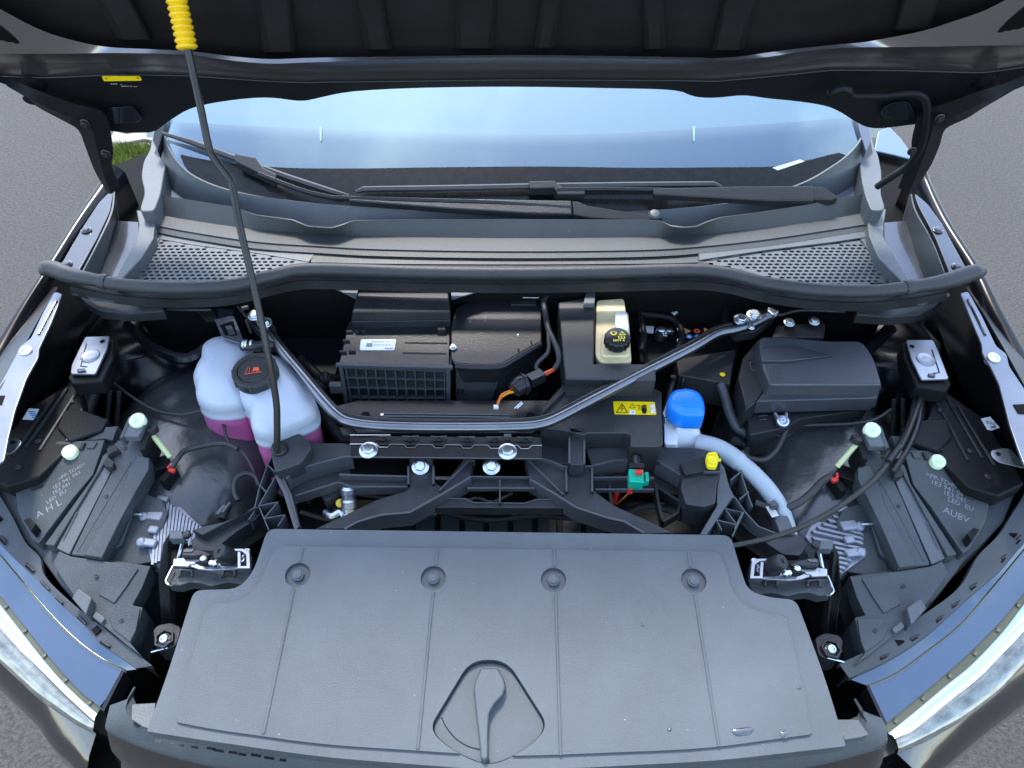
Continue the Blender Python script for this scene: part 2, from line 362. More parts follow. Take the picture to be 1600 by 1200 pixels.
# inner trough follows the glass edge exactly
T0 = resample(cr([W(*p) + Vector((0, -.004, .006)) for p in rowA], 5), 120)
part(MB(plasl).loft([T0, trough[1], trough[2]]), 'cowl_trough', 'smooth grey trough below the windscreen', solid=.004)
B3 = row(rowB, 1.092); C3 = row(rowC, 1.062, k=4); D3 = row(rowD, 1.064, k=4); E3 = row(rowE, 1.052, k=4)
b = MB(cowlm); b.loft([B3, C3]); cowl = part(b, 'cowl_panel', 'upright grey cowl strip with two scalloped dips', solid=.0025)
D3b = [p + Vector((0, 0, -.001)) for p in D3]
lip = [p + Vector((0, -.002, -.006)) for p in D3]
part(MB(cowlm).loft([[p + Vector((0, .001, .0)) for p in C3], D3b]), 'cowl_step', 'narrow grey step in front of the upright strip', solid=.003)
# tray: plain middle and perforated ends
Dm = row([(484, 388), (520, 389), (600, 392), (800, 395), (1000, 393), (1060, 390), (1092, 388)], 1.058, k=4)
Em = row([(486, 410), (510, 410), (600, 412), (800, 413), (1000, 412), (1060, 411), (1090, 410)], 1.054, k=4)
part(MB(cowlm).loft([Dm, Em]), 'cowl_tray', 'plain grey middle of the cowl tray', solid=.003)
part(MB(cowlm).loft([[p + Vector((0, 0, -.0005)) for p in D3], [p + Vector((0, -.012, -.004)) for p in D3]]), 'cowl_edge_strip', None, solid=.002)
def grille(s):
    q = side([(242, 372), (300, 382), (400, 395), (482, 409), (455, 416), (425, 424), (390, 434), (300, 446), (206, 438)], s)
    if s > 0: q = [(1354, 372), (1300, 380), (1200, 392), (1092, 408), (1140, 418), (1180, 428), (1230, 441), (1300, 450), (1390, 442)]
    b = MB(plasl); z = 1.055; Q = PP(q, z); lo = Vector((min(p.x for p in Q), min(p.y for p in Q))); hi = Vector((max(p.x for p in Q), max(p.y for p in Q)))
    def inside(x, y):
        r = False
        for i in range(len(Q)):
            a, c = Q[i - 1], Q[i]
            if (a.y > y) != (c.y > y) and x < (c.x - a.x) * (y - a.y) / (c.y - a.y) + a.x: r = not r
        return r
    dx, dy = .0118, .0092; nrow = int((hi.y - lo.y) / dy) + 2
    for j in range(nrow):
        yy = lo.y + j * dy; nx = int((hi.x - lo.x) / dx) + 2
        for i in range(nx):
            xx = lo.x + (i + .5 * (j % 2)) * dx
            if not inside(xx, yy): continue
            hole = all(inside(xx + a, yy + c) for a in (-.0075, .0075) for c in (-.006, .006))
            o = [Vector((xx + a * dx / 2, yy + c * dy / 2, z)) for a, c in ((-1, -.5), (-.5, -1), (0, -1), (.5, -1), (1, -.5), (1, .5), (.5, 1), (0, 1), (-.5, 1), (-1, .5))]
            o = [Vector((xx - dx / 2, yy - dy / 2, z)), Vector((xx, yy - dy / 2, z)), Vector((xx + dx / 2, yy - dy / 2, z)), Vector((xx + dx / 2, yy, z)), Vector((xx + dx / 2, yy + dy / 2, z)), Vector((xx, yy + dy / 2, z)), Vector((xx - dx / 2, yy + dy / 2, z)), Vector((xx - dx / 2, yy, z))]
            if not hole: b.add(o, [list(range(8))]); continue
            ang = [R(-135 + 45 * k) for k in range(8)]
            inn = [Vector((xx + math.cos(a) * .0047, yy + math.sin(a) * .0031, z)) for a in ang]
            b.loft([o, inn, [p + Vector((0, 0, -.004)) for p in inn]], True)
    g = part(b, 'cowl_grille', 'perforated grey air intake grille, windscreen ' + ('passenger corner under the prop rod' if s < 0 else 'corner without the prop rod'), kind='stuff')
    u = side([(236, 366), (300, 376), (400, 390), (490, 405), (455, 420), (425, 430), (390, 440), (300, 452), (196, 445)], s)
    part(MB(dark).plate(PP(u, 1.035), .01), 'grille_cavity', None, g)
    # plain surround of the grille
    a = [(242, 353), (300, 364), (400, 379), (500, 387)]; c = [(242, 372), (300, 382), (400, 395), (482, 409)]
    if s > 0: a = [(1357, 351), (1300, 361), (1200, 376), (1092, 388)]; c = [(1354, 372), (1300, 380), (1200, 392), (1092, 408)]
    part(MB(plasl).loft([[P(*p, 1.0575) for p in a], [P(*p, 1.056) for p in c]]), 'grille_border', None, g, solid=.003)
    # flat side piece and its upright wall
    q = [(236, 372), (250, 372), (206, 441), (186, 441)]; q = side(q, s) if s < 0 else [(1360, 372), (1344, 372), (1392, 443), (1412, 443)]
    part(MB(plasl).plate(PP(q, 1.0575), .01), 'cowl_side_strip', None, g)
for s in (-1, 1): grille(s)
for s in (-1, 1):
    q = [(237, 212), (256, 203), (262, 240), (254, 285), (250, 306), (240, 330), (217, 330), (226, 300), (220, 275), (224, 250), (234, 235)]
    q = side(q, s) if s < 0 else [(1362, 198), (1348, 205), (1342, 240), (1346, 280), (1352, 306), (1362, 330), (1384, 328), (1376, 300), (1378, 270), (1372, 240), (1364, 225)]
    b = MB(plasl); b.plate([P(*p, 1.10) for p in rnd(q, 8, 3)], .05); part(b, 'cowl_end_wall', 'curved grey end of the cowl', bevel=.003)
    q = [(213, 328), (236, 331), (242, 350), (240, 372), (222, 402), (186, 441), (176, 441), (214, 372), (217, 350)]
    q = q if s < 0 else [(1385, 326), (1362, 329), (1356, 350), (1358, 368), (1372, 402), (1412, 443), (1424, 443), (1381, 370), (1381, 350)]
    part(MB(plasl).plate([P(*p, 1.075) for p in q], .03), 'cowl_end_step', None, bevel=.002)

# ------------------------------------------------------------------ fenders
def fender(s):
    outer = [(172, 262), (160, 285), (117, 350), (70, 425), (30, 487), (-8, 548), (-60, 640), (-100, 725)]
    inner = [(196, 270), (186, 290), (142, 350), (94, 425), (60, 480), (28, 540), (-30, 640), (-70, 725)]
    if s > 0:
        outer = [(1442, 262), (1452, 290), (1482, 350), (1530, 425), (1562, 487), (1600, 556), (1650, 650), (1690, 735)]
        inner = [(1420, 270), (1430, 290), (1458, 350), (1505, 425), (1528, 480), (1566, 556), (1610, 650), (1655, 735)]
    n = 40; O = resample(cr([P(*p, 1.085 - i * .013) for i, p in enumerate(outer)], 5), n); I = resample(cr([P(*p, 1.075 - i * .012) for i, p in enumerate(inner)], 5), n)
    dn = Vector((0, 0, -1)); rows = [I]
    rows += [[a.lerp(o, t) + Vector((0, 0, .007 * math.sin(math.pi * t) + .006 * t)) for a, o in zip(I, O)] for t in (.25, .5, .75, .92, 1)]
    rows += [[p + Vector((s * .006, 0, -.004)) for p in O], [p + Vector((s * .008, 0, -.02)) for p in O], [p + Vector((s * .0, 0, -.25)) for p in O], [p + Vector((-s * .05, 0, -.55)) for p in O]]
    f = part(MB(fenderm).loft(rows).use(paintd).loft([[p + Vector((0, 0, -.12)) for p in I], I]), 'fender', 'glossy black fender edge on the ' + ('prop rod' if s < 0 else 'fuse box') + ' side', smooth=50)
    part(MB(paint).tube([p + Vector((s * .003, 0, .001)) for p in O], .0022, 6), 'fender_edge', None, f, smooth=70)
    # rain channel flange with two screws
    q = [(178, 292), (172, 330), (152, 372), (118, 432), (88, 428), (100, 404), (128, 356), (155, 315)]
    q = q if s < 0 else [(1428, 300), (1434, 320), (1462, 372), (1486, 432), (1515, 428), (1500, 400), (1474, 352), (1450, 318)]
    part(MB(panelp).plate(PP(rnd(q, 6, 2), 1.07), .006), 'fender_flange', 'smooth flange inside the fender edge', bevel=.002)
    for i, p in enumerate([(135, 360), (104, 413)] if s < 0 else [(1465, 360), (1496, 417)]):
        part(MB(panelp).lathe(P(*p, 1.071), (0, 0, 1), [(.0095, 0), (.0095, .0015), (.0065, .003), (.0055, .0048), (.002, .0052), (0, .0052)], 16), 'screw_head', None, f)
    # slanted channel wall and shelf between flange and cowl
    a = [(180, 292), (176, 330), (156, 375), (122, 440)]; c = [(186, 345), (182, 350), (168, 400), (152, 445)]
    if s > 0: a = [(1424, 300), (1432, 330), (1458, 378), (1482, 440)]; c = [(1412, 345), (1418, 352), (1432, 400), (1448, 445)]
    part(MB(plasg).loft([cr([P(*p, 1.068) for p in a], 5), cr([P(*p, 1.03) for p in c], 5)]), 'channel_wall', 'slanted dark side of the rain channel', solid=.003)
    q = [(184, 345), (216, 347), (216, 372), (184, 442), (150, 445), (168, 400)]
    q = q if s < 0 else [(1416, 345), (1382, 348), (1382, 372), (1420, 442), (1450, 445), (1432, 400)]
    part(MB(panelp).plate(PP(q, 1.033), .004), 'channel_shelf', 'flat shelf beside the cowl')
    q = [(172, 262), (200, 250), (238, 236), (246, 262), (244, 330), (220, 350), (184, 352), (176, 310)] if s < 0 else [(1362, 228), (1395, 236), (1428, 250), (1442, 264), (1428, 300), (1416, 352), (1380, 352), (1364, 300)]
    part(MB(dark).plate(PP(q, 1.0), .06), 'hinge_shade_sheet', 'black sheet for the shaded hollow beside the cowl under the hinge')  # near black sheet stands in for the shade in this gap
    # bay upper rail, silver grey
    q = [(85, 455), (98, 459), (80, 505), (61, 545), (60, 558), (42, 590), (24, 640), (14, 680), (6, 720), (-60, 760), (-60, 640), (0, 600), (24, 556), (30, 542), (48, 528), (66, 490)]
    q = q if s < 0 else [(1500, 458), (1513, 455), (1535, 495), (1557, 541), (1573, 553), (1577, 572), (1600, 606), (1660, 700), (1660, 800), (1606, 740), (1590, 700), (1578, 665), (1561, 600), (1548, 573), (1535, 552), (1534, 538)]
    rail = part(MB(panels).plate(PP(rnd(q, 4, 2), (1.0, .04)), .004), 'inner_rail', 'silvery inner fender rail', bevel=.0015)
    a, c = ((88, 470), (60, 522)) if s < 0 else ((1513, 468), (1540, 523))
    w_ = 4 if s < 0 else -4
    part(MB(panelp).tube([P(a[0], a[1], (1.0012, .04)), P(c[0], c[1], (1.0012, .04))], .0022, 6), 'rail_bead', None, rail)
    pb = (41, 549) if s < 0 else (1552, 560)
    part(MB(steel).lathe(P(*pb, 1.035), (0, -.2, 1), [(.0095, -.01), (.0095, .003), (.006, .0035), (.0045, .0015), (0, .0015)], 18), 'rail_bolt', None, rail)
    q = [(-4, 618), (8, 618), (2, 632), (-8, 632)] if s < 0 else [(1583, 632), (1604, 631), (1606, 646), (1592, 645)]
    part(MB(dark).plate(PP(q, 1.032), .001), 'rail_slot', None, rail)
    # folded tab
    q = [(-10, 686), (22, 684, 0), (33, 688), (33, 693), (22, 706), (6, 711), (-20, 712)]
    q = q if s < 0 else [(1548, 704), (1566, 700), (1578, 700), (1600, 725), (1600, 731), (1560, 722), (1549, 712)]
    t = part(MB(panels).plate(PP(rnd(q, 6, 2), 1.0), .002), 'rail_tab', 'rounded metal tab with a hole', bevel=.0007)
    h = (20, 691) if s < 0 else (1560, 709)
    part(MB(dark).lathe(P(*h, 1.0006), (0, 0, 1), [(.0038, 0), (0, 0)], 14), 'tab_hole', None, t)
    # black outer gutter between rail and fender
    a = [(92, 450), (60, 505), (20, 580), (-40, 680)]; c = [(52, 450), (10, 540), (-30, 640), (-90, 700)]
    if s > 0: a = [(1508, 450), (1540, 500), (1570, 552), (1640, 680)]; c = [(1545, 450), (1590, 540), (1630, 600), (1690, 700)]
    part(MB(satin).loft([[P(*p, 1.03) for p in a], [P(*p, 1.02) for p in c]]), 'gutter', None, solid=.003)
fender(-1); fender(1)

# ------------------------------------------------------------------ bay tub: firewall, aprons, floor
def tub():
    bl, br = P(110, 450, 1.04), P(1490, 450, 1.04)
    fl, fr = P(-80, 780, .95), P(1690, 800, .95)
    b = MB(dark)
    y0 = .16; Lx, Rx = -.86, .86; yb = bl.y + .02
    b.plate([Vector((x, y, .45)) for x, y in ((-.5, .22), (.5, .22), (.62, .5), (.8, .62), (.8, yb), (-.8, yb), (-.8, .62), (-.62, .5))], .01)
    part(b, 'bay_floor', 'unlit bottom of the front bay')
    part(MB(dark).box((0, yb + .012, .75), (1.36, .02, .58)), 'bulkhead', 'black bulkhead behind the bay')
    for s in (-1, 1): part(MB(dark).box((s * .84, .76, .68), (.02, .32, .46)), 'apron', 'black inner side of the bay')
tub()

# ------------------------------------------------------------------ rubber seal
sl = [(62, 425, 1.078), (80, 420, 1.08), (110, 430, 1.078), (150, 438, 1.076), (200, 446, 1.074), (280, 450, 1.072), (360, 446, 1.07), (420, 432, 1.07), (465, 422, 1.07), (520, 421, 1.07), (650, 425, 1.07), (800, 427, 1.07), (950, 425, 1.07), (1080, 422, 1.07), (1140, 428, 1.07), (1200, 443, 1.07), (1280, 453, 1.072), (1360, 455, 1.074), (1430, 448, 1.076), (1480, 439, 1.078), (1515, 428, 1.08), (1538, 424, 1.078)]
pts = cr([P(*p) for p in sl], 8); n = len(pts)
rr = []
for i in range(n):
    e = min(i, n - 1 - i) / 8
    rr.append(.0065 + .008 * min(1, e / .6) - .0035 * max(0, min(1, (e - 1.6) / 1.4)))
seal = part(MB(rubber).tube(pts, rr, 14, sq=.85), 'bay_seal', 'long grey rubber seal across the rear of the bay', smooth=70)
for i, s in enumerate((-1, 1)):
    k = int(8 * 3.3) if s < 0 else n - int(8 * 3.3)
    part(MB(rubber).tube(pts[k - 1:k + 2], [.0125, .0135, .0125], 14, sq=.85), 'seal_joint', None, seal)
under = lambda off, z: [P(p[0], p[1] + off, z) for p in sl[2:-2]]
b = MB(plas); b.loft([resample(cr(under(8, 1.058), 6), 90), resample(cr(under(16, 1.056), 6), 90), resample(cr(under(18, 1.048), 6), 90), resample(cr(under(31, 1.03), 6), 90)])
part(b, 'bulkhead_flange', 'black flange hanging under the seal', solid=.003)
for s in (-1, 1):
    q = [(112, 452), (170, 458), (220, 466), (256, 476), (256, 486), (205, 490), (158, 486), (135, 474)]
    part(MB(plas).plate(PP(side(q, s), 1.02), .02), 'flange_bracket', None, bevel=.002)
    q = [(113, 455), (134, 455), (150, 463), (176, 467), (178, 471), (150, 470), (132, 461), (113, 459)]
    part(MB(plasl).plate(PP(side(q, s), 1.035), .003), 'flange_lug', None)

# ------------------------------------------------------------------ wipers
def wiper(arm, blade, tip, hub, adapter, label, cap=None):
    b = MB(satin); b.tube(cr([W(x, y, .028) for x, y in arm], 6), .0048, 6, sq=1.5)
    o = part(b, 'wiper', label, smooth=40)
    b = MB(rubber); b.tube([W(x, y, .016) for x, y in blade], [.003] + [.006] * (len(blade) - 2) + [.003], 6, sq=.8); part(b, 'wiper_blade', None, o)
    b = MB(satin); b.plate([W(x, y, .034) for x, y in hub], .014); part(b, 'wiper_head', None, o, bevel=.002)
    b = MB(satin); b.plate([W(x, y, .033) for x, y in adapter], .016); part(b, 'wiper_adapter', None, o, bevel=.0015)
    return o
wl = wiper([(405, 272), (470, 297), (515, 308), (545, 310), (650, 313), (780, 317), (893, 325)], [(253, 208), (300, 222), (380, 252), (450, 277), (520, 300), (545, 306)], None,
      [(894, 314), (902, 314), (920, 321), (975, 330), (1020, 334), (1036, 340), (1022, 345), (960, 342), (925, 340), (896, 334)], [(366, 240), (400, 246), (412, 262), (432, 272), (430, 281), (405, 270), (368, 252)], 'long wiper arm crossing behind the prop rod')
b = MB(satin); b.plate([W(x, y, .034) for x, y in [(545, 307), (893, 313), (893, 334), (820, 332), (700, 325), (545, 313)]], .012); part(b, 'wiper_arm', None, wl, bevel=.002)
part(MB(plasg).lathe(W(1022, 337, .03), (0, -.3, 1), [(.011, -.006), (.011, .004), (.008, .008), (0, .009)], 18), 'wiper_nut_cap', None, wl)
wr = wiper([(870, 297), (950, 296), (1020, 297), (1050, 298)], [(556, 300), (568, 296), (700, 294), (850, 291), (1000, 289), (1115, 288), (1128, 292)], None,
      [(1272, 291), (1288, 292), (1310, 308), (1300, 312), (1272, 311)], [(826, 283), (866, 282), (884, 296), (914, 297), (914, 303), (872, 303), (866, 293), (828, 294)], 'shorter wiper arm resting toward the fuse box side')
b = MB(satin); b.plate([W(x, y, .036) for x, y in [(1021, 294), (1150, 291), (1272, 290), (1272, 313), (1200, 313), (1021, 303)]], .012); part(b, 'wiper_arm', None, wr, bevel=.002)
# ------------------------------------------------------------------ hood
hoodp = mat('hood paint greyed for reflections', (.27, .25, .24), .2, metal=.85, var=.12, vscale=5)  # grey metallic base stands in for asphalt reflected in black paint
hoodc = mat('hood inner liner', (.018, .0155, .0145), .35, spec=.25, var=.3, vscale=5)
def H(px, py, off=0): return P(px, py, (4.086 + off, -2.4))
def hood():
    xs = [-60, 0, 60, 110, 165, 235, 262, 300, 360, 420, 470, 500, 550, 650, 800, 950, 1050, 1085, 1120, 1160, 1200, 1250, 1300, 1345, 1375, 1440, 1490, 1540, 1600, 1660]
    def interp(t, x):
        for a, c in zip(t, t[1:]):
            if x <= c[0]: k = (x - a[0]) / (c[0] - a[0]); k = max(0, k); return a[1] + (c[1] - a[1]) * k
        return t[-1][1]
    edge = [(-60, 92), (0, 124), (60, 160), (110, 190), (165, 201), (235, 204), (262, 188), (300, 166), (360, 154), (429, 149), (445, 155), (475, 155), (500, 150), (510, 143), (650, 136), (800, 134), (950, 136), (1062, 139), (1080, 148), (1110, 151), (1140, 148), (1150, 145), (1200, 151), (1290, 160), (1345, 192), (1362, 199), (1440, 190), (1490, 190), (1540, 163), (1600, 128), (1660, 95)]
    seam = [(-60, 88), (0, 118), (75, 121), (150, 117), (220, 116), (300, 118), (400, 125), (460, 128), (550, 127), (800, 124), (1050, 125), (1120, 126), (1200, 119), (1300, 109), (1400, 109), (1500, 112), (1560, 112), (1600, 104), (1660, 85)]
    b1 = [(-60, 98), (0, 100), (100, 99), (200, 97), (300, 106), (400, 114), (500, 114), (650, 111), (800, 111), (1000, 111), (1100, 111), (1200, 105), (1300, 92), (1400, 88), (1500, 90), (1600, 88), (1660, 85)]
    b2 = [(-60, 80), (0, 84), (100, 84), (200, 82), (300, 86), (400, 100), (500, 97), (650, 92), (800, 90), (1000, 92), (1140, 95), (1200, 89), (1270, 78), (1330, 74), (1450, 73), (1600, 70), (1660, 68)]
    b3 = [(-60, -22), (0, 14), (50, 42), (110, 62), (160, 73), (300, 80), (400, 93), (500, 90), (650, 88), (800, 86), (1000, 88), (1140, 91), (1200, 82), (1270, 73), (1350, 66), (1430, 52), (1500, 30), (1545, 14), (1600, -15), (1660, -40)]
    m = len(xs)
    def rowp(t, off): return [H(x, interp(t, x), off) for x in xs]
    E = rowp(edge, 0); S_ = rowp(seam, .012); B1 = rowp(b1, .0); B2 = rowp(b2, -.09); B3 = rowp(b3, -.075)
    b = MB(plasd); b.loft([resample(cr(r, 3), 140) for r in (E, S_)]); o = part(b, 'hood', 'open black hood seen from below', smooth=30, solid=.004)
    b = MB(hoodp); b.loft([resample(cr(r, 3), 140) for r in (S_, B1, B2, B3)]); part(b, 'hood_inner_frame', 'folded glossy rear frame of the hood', o, smooth=30)
    up = [[H(x, interp(b3, x) * (1 - k) + (-420) * k, .02) for x in xs] for k in (0, .12, 1)]
    part(MB(hoodp).loft([resample(cr(B3, 3), 140), resample(cr(up[0], 3), 140)]), 'hood_recess_edge', None, o)
    part(MB(hoodc).loft([resample(cr(r, 3), 140) for r in (up[0], up[1], up[2])]), 'hood_inner_panel', 'large dark inner face of the hood', o)
    part(MB(paint).loft([[p + Vector((0, .05, .02)) for p in r] for r in (E, [H(x, -420, .02) for x in xs])]), 'hood_skin', None, o)
    sm = MB(rodm); sm.tube(resample(cr([H(x, interp(seam, x) + 1, -.004) for x in xs[1:-1]], 3), 120), .0009, 5); part(sm, 'hood_seam', None, o)
    # ribs pressed into the inner face
    for x0, x1, wd in ((95, 175, 62), (372, 400, 60), (520, 560, 50), (690, 700, 70), (830, 822, 40), (975, 995, 42), (1120, 1100, 60), (1400, 1385, 66)):
        q = [(x0 + 20, -60), (x0 + 20 + wd, -60), (x1 + wd * .9 + 10, interp(b3, x1) - 9), (x1 + 10, interp(b3, x1) - 9)]
        part(MB(hoodc).frus([H(*p, .015) for p in q], [H(p[0] + (6 if i in (0, 3) else -6), p[1] - 3, -.02) for i, p in enumerate(q)]), 'hood_rib', None, o, bevel=.004)
    # teardrop openings of the outer corners
    for s in (-1, 1):
        q = [(-20, 30), (0, 42), (30, 66), (20, 74), (-5, 74), (-20, 60)] if s < 0 else [(1620, 5), (1600, 14), (1570, 38), (1556, 54), (1565, 60), (1600, 42), (1620, 30)]
        part(MB(dark).plate([H(*p, -.085) for p in cr(q, 3, True)], .002, (0, .004, 0)), 'hood_opening', None, o)
        # hollow at the hinge corner
        q = [(170, 168), (208, 166), (224, 186), (212, 192), (172, 194), (166, 184)]
        q = q if s < 0 else [(1375, 172), (1388, 163), (1412, 158), (1424, 163), (1429, 184), (1412, 188), (1378, 182)]
        part(MB(paint).frus([H(*p, -.03) for p in rnd(q, 6, 3)], [H(p[0], p[1], .03) for p in rnd(q, 6, 3)]), 'hood_corner_pocket', None, o, bevel=.004)
        # rubber buffer
        q = (52, 138) if s < 0 else (1541, 135)
        b = MB(plasd); b.lathe(H(*q, -.02), (0, -1, -.5), [(.018, -.01), (.018, .0), (.008, .004), (.008, .016), (.011, .018), (.011, .022), (0, .022)], 12)
        part(b, 'hood_buffer', None, o)
    # hinge arms
    for s in (-1, 1):
        a = [(-20, 112), (25, 133), (60, 162), (100, 184), (125, 200), (137, 228), (150, 262), (163, 285), (172, 300)]
        c = [(-20, 118), (22, 130), (70, 143), (112, 158), (160, 172), (172, 205), (175, 235), (172, 255), (186, 290)]
        if s > 0:
            a = [(1620, 118), (1575, 138), (1540, 160), (1510, 180), (1475, 198), (1465, 225), (1452, 255), (1436, 280), (1425, 300)]
            c = [(1620, 112), (1570, 132), (1530, 140), (1480, 158), (1440, 172), (1430, 195), (1426, 215), (1424, 240), (1405, 290)]
        A_ = [P(p[0], p[1], (4.03 - max(0, i - 4) * .0, -2.4)) for i, p in enumerate(a)]; C_ = [P(p[0], p[1], (4.03, -2.4)) for p in c]
        b = MB(plasd); b.loft([cr(A_, 4), cr([x.lerp(y, .5) + Vector((0, -.01, 0)) for x, y in zip(A_, C_)], 4), cr(C_, 4)])
        h = part(b, 'hood_hinge', 'black hinge arm on the ' + ('prop rod' if s < 0 else 'fuse box') + ' side', solid=.005)
        for q in ([(133, 193), (165, 240)] if s < 0 else [(1468, 185), (1425, 236)]):
            part(bolt_mb(P(q[0], q[1], (3.99, -2.4)), .005, .005, (0, -1, 0), satin), 'hinge_bolt', None, h)
    cab = [(1292, 145), (1310, 140), (1328, 148), (1340, 150), (1380, 150), (1420, 146), (1440, 150), (1448, 165), (1446, 200), (1438, 232), (1420, 258), (1395, 275), (1370, 292)]
    part(MB(plasd).tube(cr([P(p[0], p[1], (4.0, -2.4)) for p in cab], 5), .006, 8), 'hood_cable', 'black cable sleeve dropping from hood to hinge', smooth=60)
    part(MB(plasd).lathe(P(1311, 146, (4.0, -2.4)), (0, -1, -.4), [(.02, 0), (.02, .006), (.016, .01), (0, .01)], 20), 'cable_grommet', None, o)
    # sticker on the hood
    b = MB(ystick); z = (4.03, -2.4); q = [(159, 119), (218, 119), (222, 126), (162, 127)]; b.plate([P(*p, z) for p in rnd(q, 2, 2)], .0006, (0, .001, 0))
    b.use(white)
    c = P(182, 131.5, (4.026, -2.4)); u = X; v = Vector((0, -.385, .923))
    b.text('===  --', c, u, v, .006); b.text('==== = ----', P(202, 135, (4.026, -2.4)), u, v, .005)
    b.use(ink); b.text('A', P(166, 123, (4.026, -2.4)), u, v, .006); b.text('A', P(215, 122, (4.026, -2.4)), u, v, .006)
    part(b, 'hood_warning_sticker', 'small yellow and black sticker under the hood', o)
hood()

# ------------------------------------------------------------------ prop rod
def prop():
    ks = [(433, 706, .727), (433, 690, .73), (433, 662, .74), (431, 622, .755), (416, 540, .785), (395, 440, .83), (374, 350, .875), (364, 293, .905), (359, 280, .912), (338, 252, .93), (327, 232, .94), (316, 180, .96), (303, 120, .985), (293, 74, 1.0)]
    pts = [PY(*k) for k in ks]; sm = cr(pts, 3)
    o = part(MB(rodm).tube(sm, .005, 12), 'prop_rod', 'bent grey prop rod holding the hood open', smooth=60)
    up = [PY(293, 78, 1.0), PY(285, 40, 1.015), PY(276, 0, 1.03), PY(266, -45, 1.045)]
    up = resample(up, 49); rr = [.0105 + .0032 * abs(math.sin(i * math.pi / 4)) for i in range(49)]; rr[0] = .008
    part(MB(yel).tube(up, rr, 14), 'prop_rod_grip', 'yellow ribbed rubber grip at the top of the rod', o, smooth=60)
prop()

# ------------------------------------------------------------------ front cover with latch
CZ = (.88, .17)
def cover():
    out = [(418, 826, 14), (1142, 836, 14), (1152, 872, 20), (1168, 922, 40), (1200, 933, 30), (1244, 937, 14), (1264, 990, 30), (1290, 1062, 40), (1322, 1166, 4), (1120, 1189, 60), (850, 1203, 60), (780, 1205, 60), (500, 1183, 60), (300, 1154, 60), (229, 1143, 4), (262, 1052, 40), (303, 922, 14), (372, 920, 40), (396, 893, 30)]
    o = part(MB(cover_m).plate(PP(rnd(out, 10, 6), CZ), .02), 'front_cover', 'large grey grained plastic cover with a turning latch', bevel=.0018, seg=3)
    inn = [(430, 853, 12), (1122, 862, 12), (1134, 885, 20), (1148, 935, 50), (1185, 957, 40), (1228, 962, 10), (1247, 1040, 30), (1270, 1147, 8), (1100, 1170, 60), (850, 1180, 50), (780, 1181, 50), (500, 1163, 60), (330, 1139, 40), (274, 1128, 8), (296, 1040, 30), (325, 943, 12), (375, 941, 50), (404, 915, 40)]
    z2 = (CZ[0] + .0036, CZ[1])
    f = part(MB(cover_m).plate(PP(rnd(inn, 10, 6), z2), .006), 'raised_field', 'slightly raised middle of the cover', o, bevel=.002, seg=3)
    bolts = [(465, 898), (677, 903), (865, 906), (1084, 907)]; rec = []
    nrm = Vector((0, -CZ[1], 1)).normalized()
    for p in bolts:
        c = P(*p, z2); m = MB(cover_m); m.lathe(c - nrm * .004, nrm, [(.0165, 0), (.0175, .01), (.0, .01)], 32); rec.append(m)
    tri = [(735, 1032, 26), (792, 1032, 26), (858, 1136, 22), (826, 1170, 30), (765, 1200, 30), (703, 1172, 30), (669, 1141, 22)]
    T = PP(rnd(tri, 20, 6), z2); rec.append(MB(cover_m).frus([p + Vector((0, 0, .01)) for p in T], [p - nrm * .011 for p in T]))
    cut(f, rec)
    rec2 = [MB(cover_m).frus([p + Vector((0, 0, .01)) for p in T], [p - nrm * .0105 for p in T])] + [MB(cover_m).lathe(P(*p, z2) - nrm * .004, nrm, [(.0165, 0), (.0175, .01), (.0, .01)], 32) for p in bolts]
    cut(o, rec2)
    for i, p in enumerate(bolts):
        c = P(*p, z2) - nrm * .0037; b = MB(cover_m)
        b.lathe(c, nrm, [(.0078, 0), (.0078, .003), (.0070, .0035), (.0058, .0036), (.0058, .0062), (.0048, .007), (0, .007)], 24)
        part(b, 'cover_fastener', None, o, smooth=40)
        # thin pressed line above and below each fastener
    for top_, bot in (((473, 856), (412, 1146)), ((684, 857), (653, 1170)), ((866, 858), (876, 1180)), ((1075, 862), (1123, 1166))):
        bp = min(bolts, key=lambda q: abs(q[0] - top_[0]))
        def at(y): t = (y - top_[1]) / (bot[1] - top_[1]); return (top_[0] + (bot[0] - top_[0]) * t, y)
        z3 = (z2[0] - .0002, z2[1])
        for y0, y1 in ((top_[1], bp[1] - 21), (bp[1] + 22, bot[1])):
            part(MB(cover_m).tube([P(*at(y0), z3), P(*at(y1), z3)], .0021, 8, sq=1), 'pressed_line', None, o, smooth=60)
    # latch well and handle
    b = MB(cover_m); b.plate([p - nrm * .0075 for p in PP(rnd([(p[0] * .985 + 765 * .015, p[1] * .985 + 1110 * .015, p[2]) for p in tri], 20, 6), z2)], .003); part(b, 'latch_well', 'sunken rounded triangle round the latch', o, bevel=.002)
    arc = [P(x, y, (z2[0] - .0074, z2[1])) for x, y in [(690, 1121), (697, 1136), (710, 1152), (725, 1163), (740, 1169), (752, 1171)]]
    part(MB(plas).tube(cr(arc, 4), .0007, 5), 'latch_arc_mark', None, o)
    han = [(752, 1045), (777, 1045), (786, 1060), (789, 1073), (785, 1086), (772, 1100), (764, 1114), (762, 1140), (762, 1182), (757, 1188), (752, 1182), (749, 1150), (744, 1110), (741, 1078), (743, 1066)]
    t_ = PP(han, (z2[0] + .006, z2[1])); c = P(764, 1110, (z2[0] - .006, z2[1])); bt = [p - nrm * .013 for p in t_]; bt = [c + (p - c) * 1.08 for p in bt]
    part(MB(cover_m).frus([p for p in t_], bt), 'latch_handle', 'comma shaped turning handle', o, bevel=.0022, seg=3)
    part(MB(ink).lathe(P(761, 1190, (z2[0] - .0072, z2[1])), nrm, [(.0036, 0), (0, .0002)], 14), 'latch_mark', None, o)
    # drops of water lying on the cover
    wm = mat('water drop', (.03, .035, .04), .05, coat=1, spec=1)
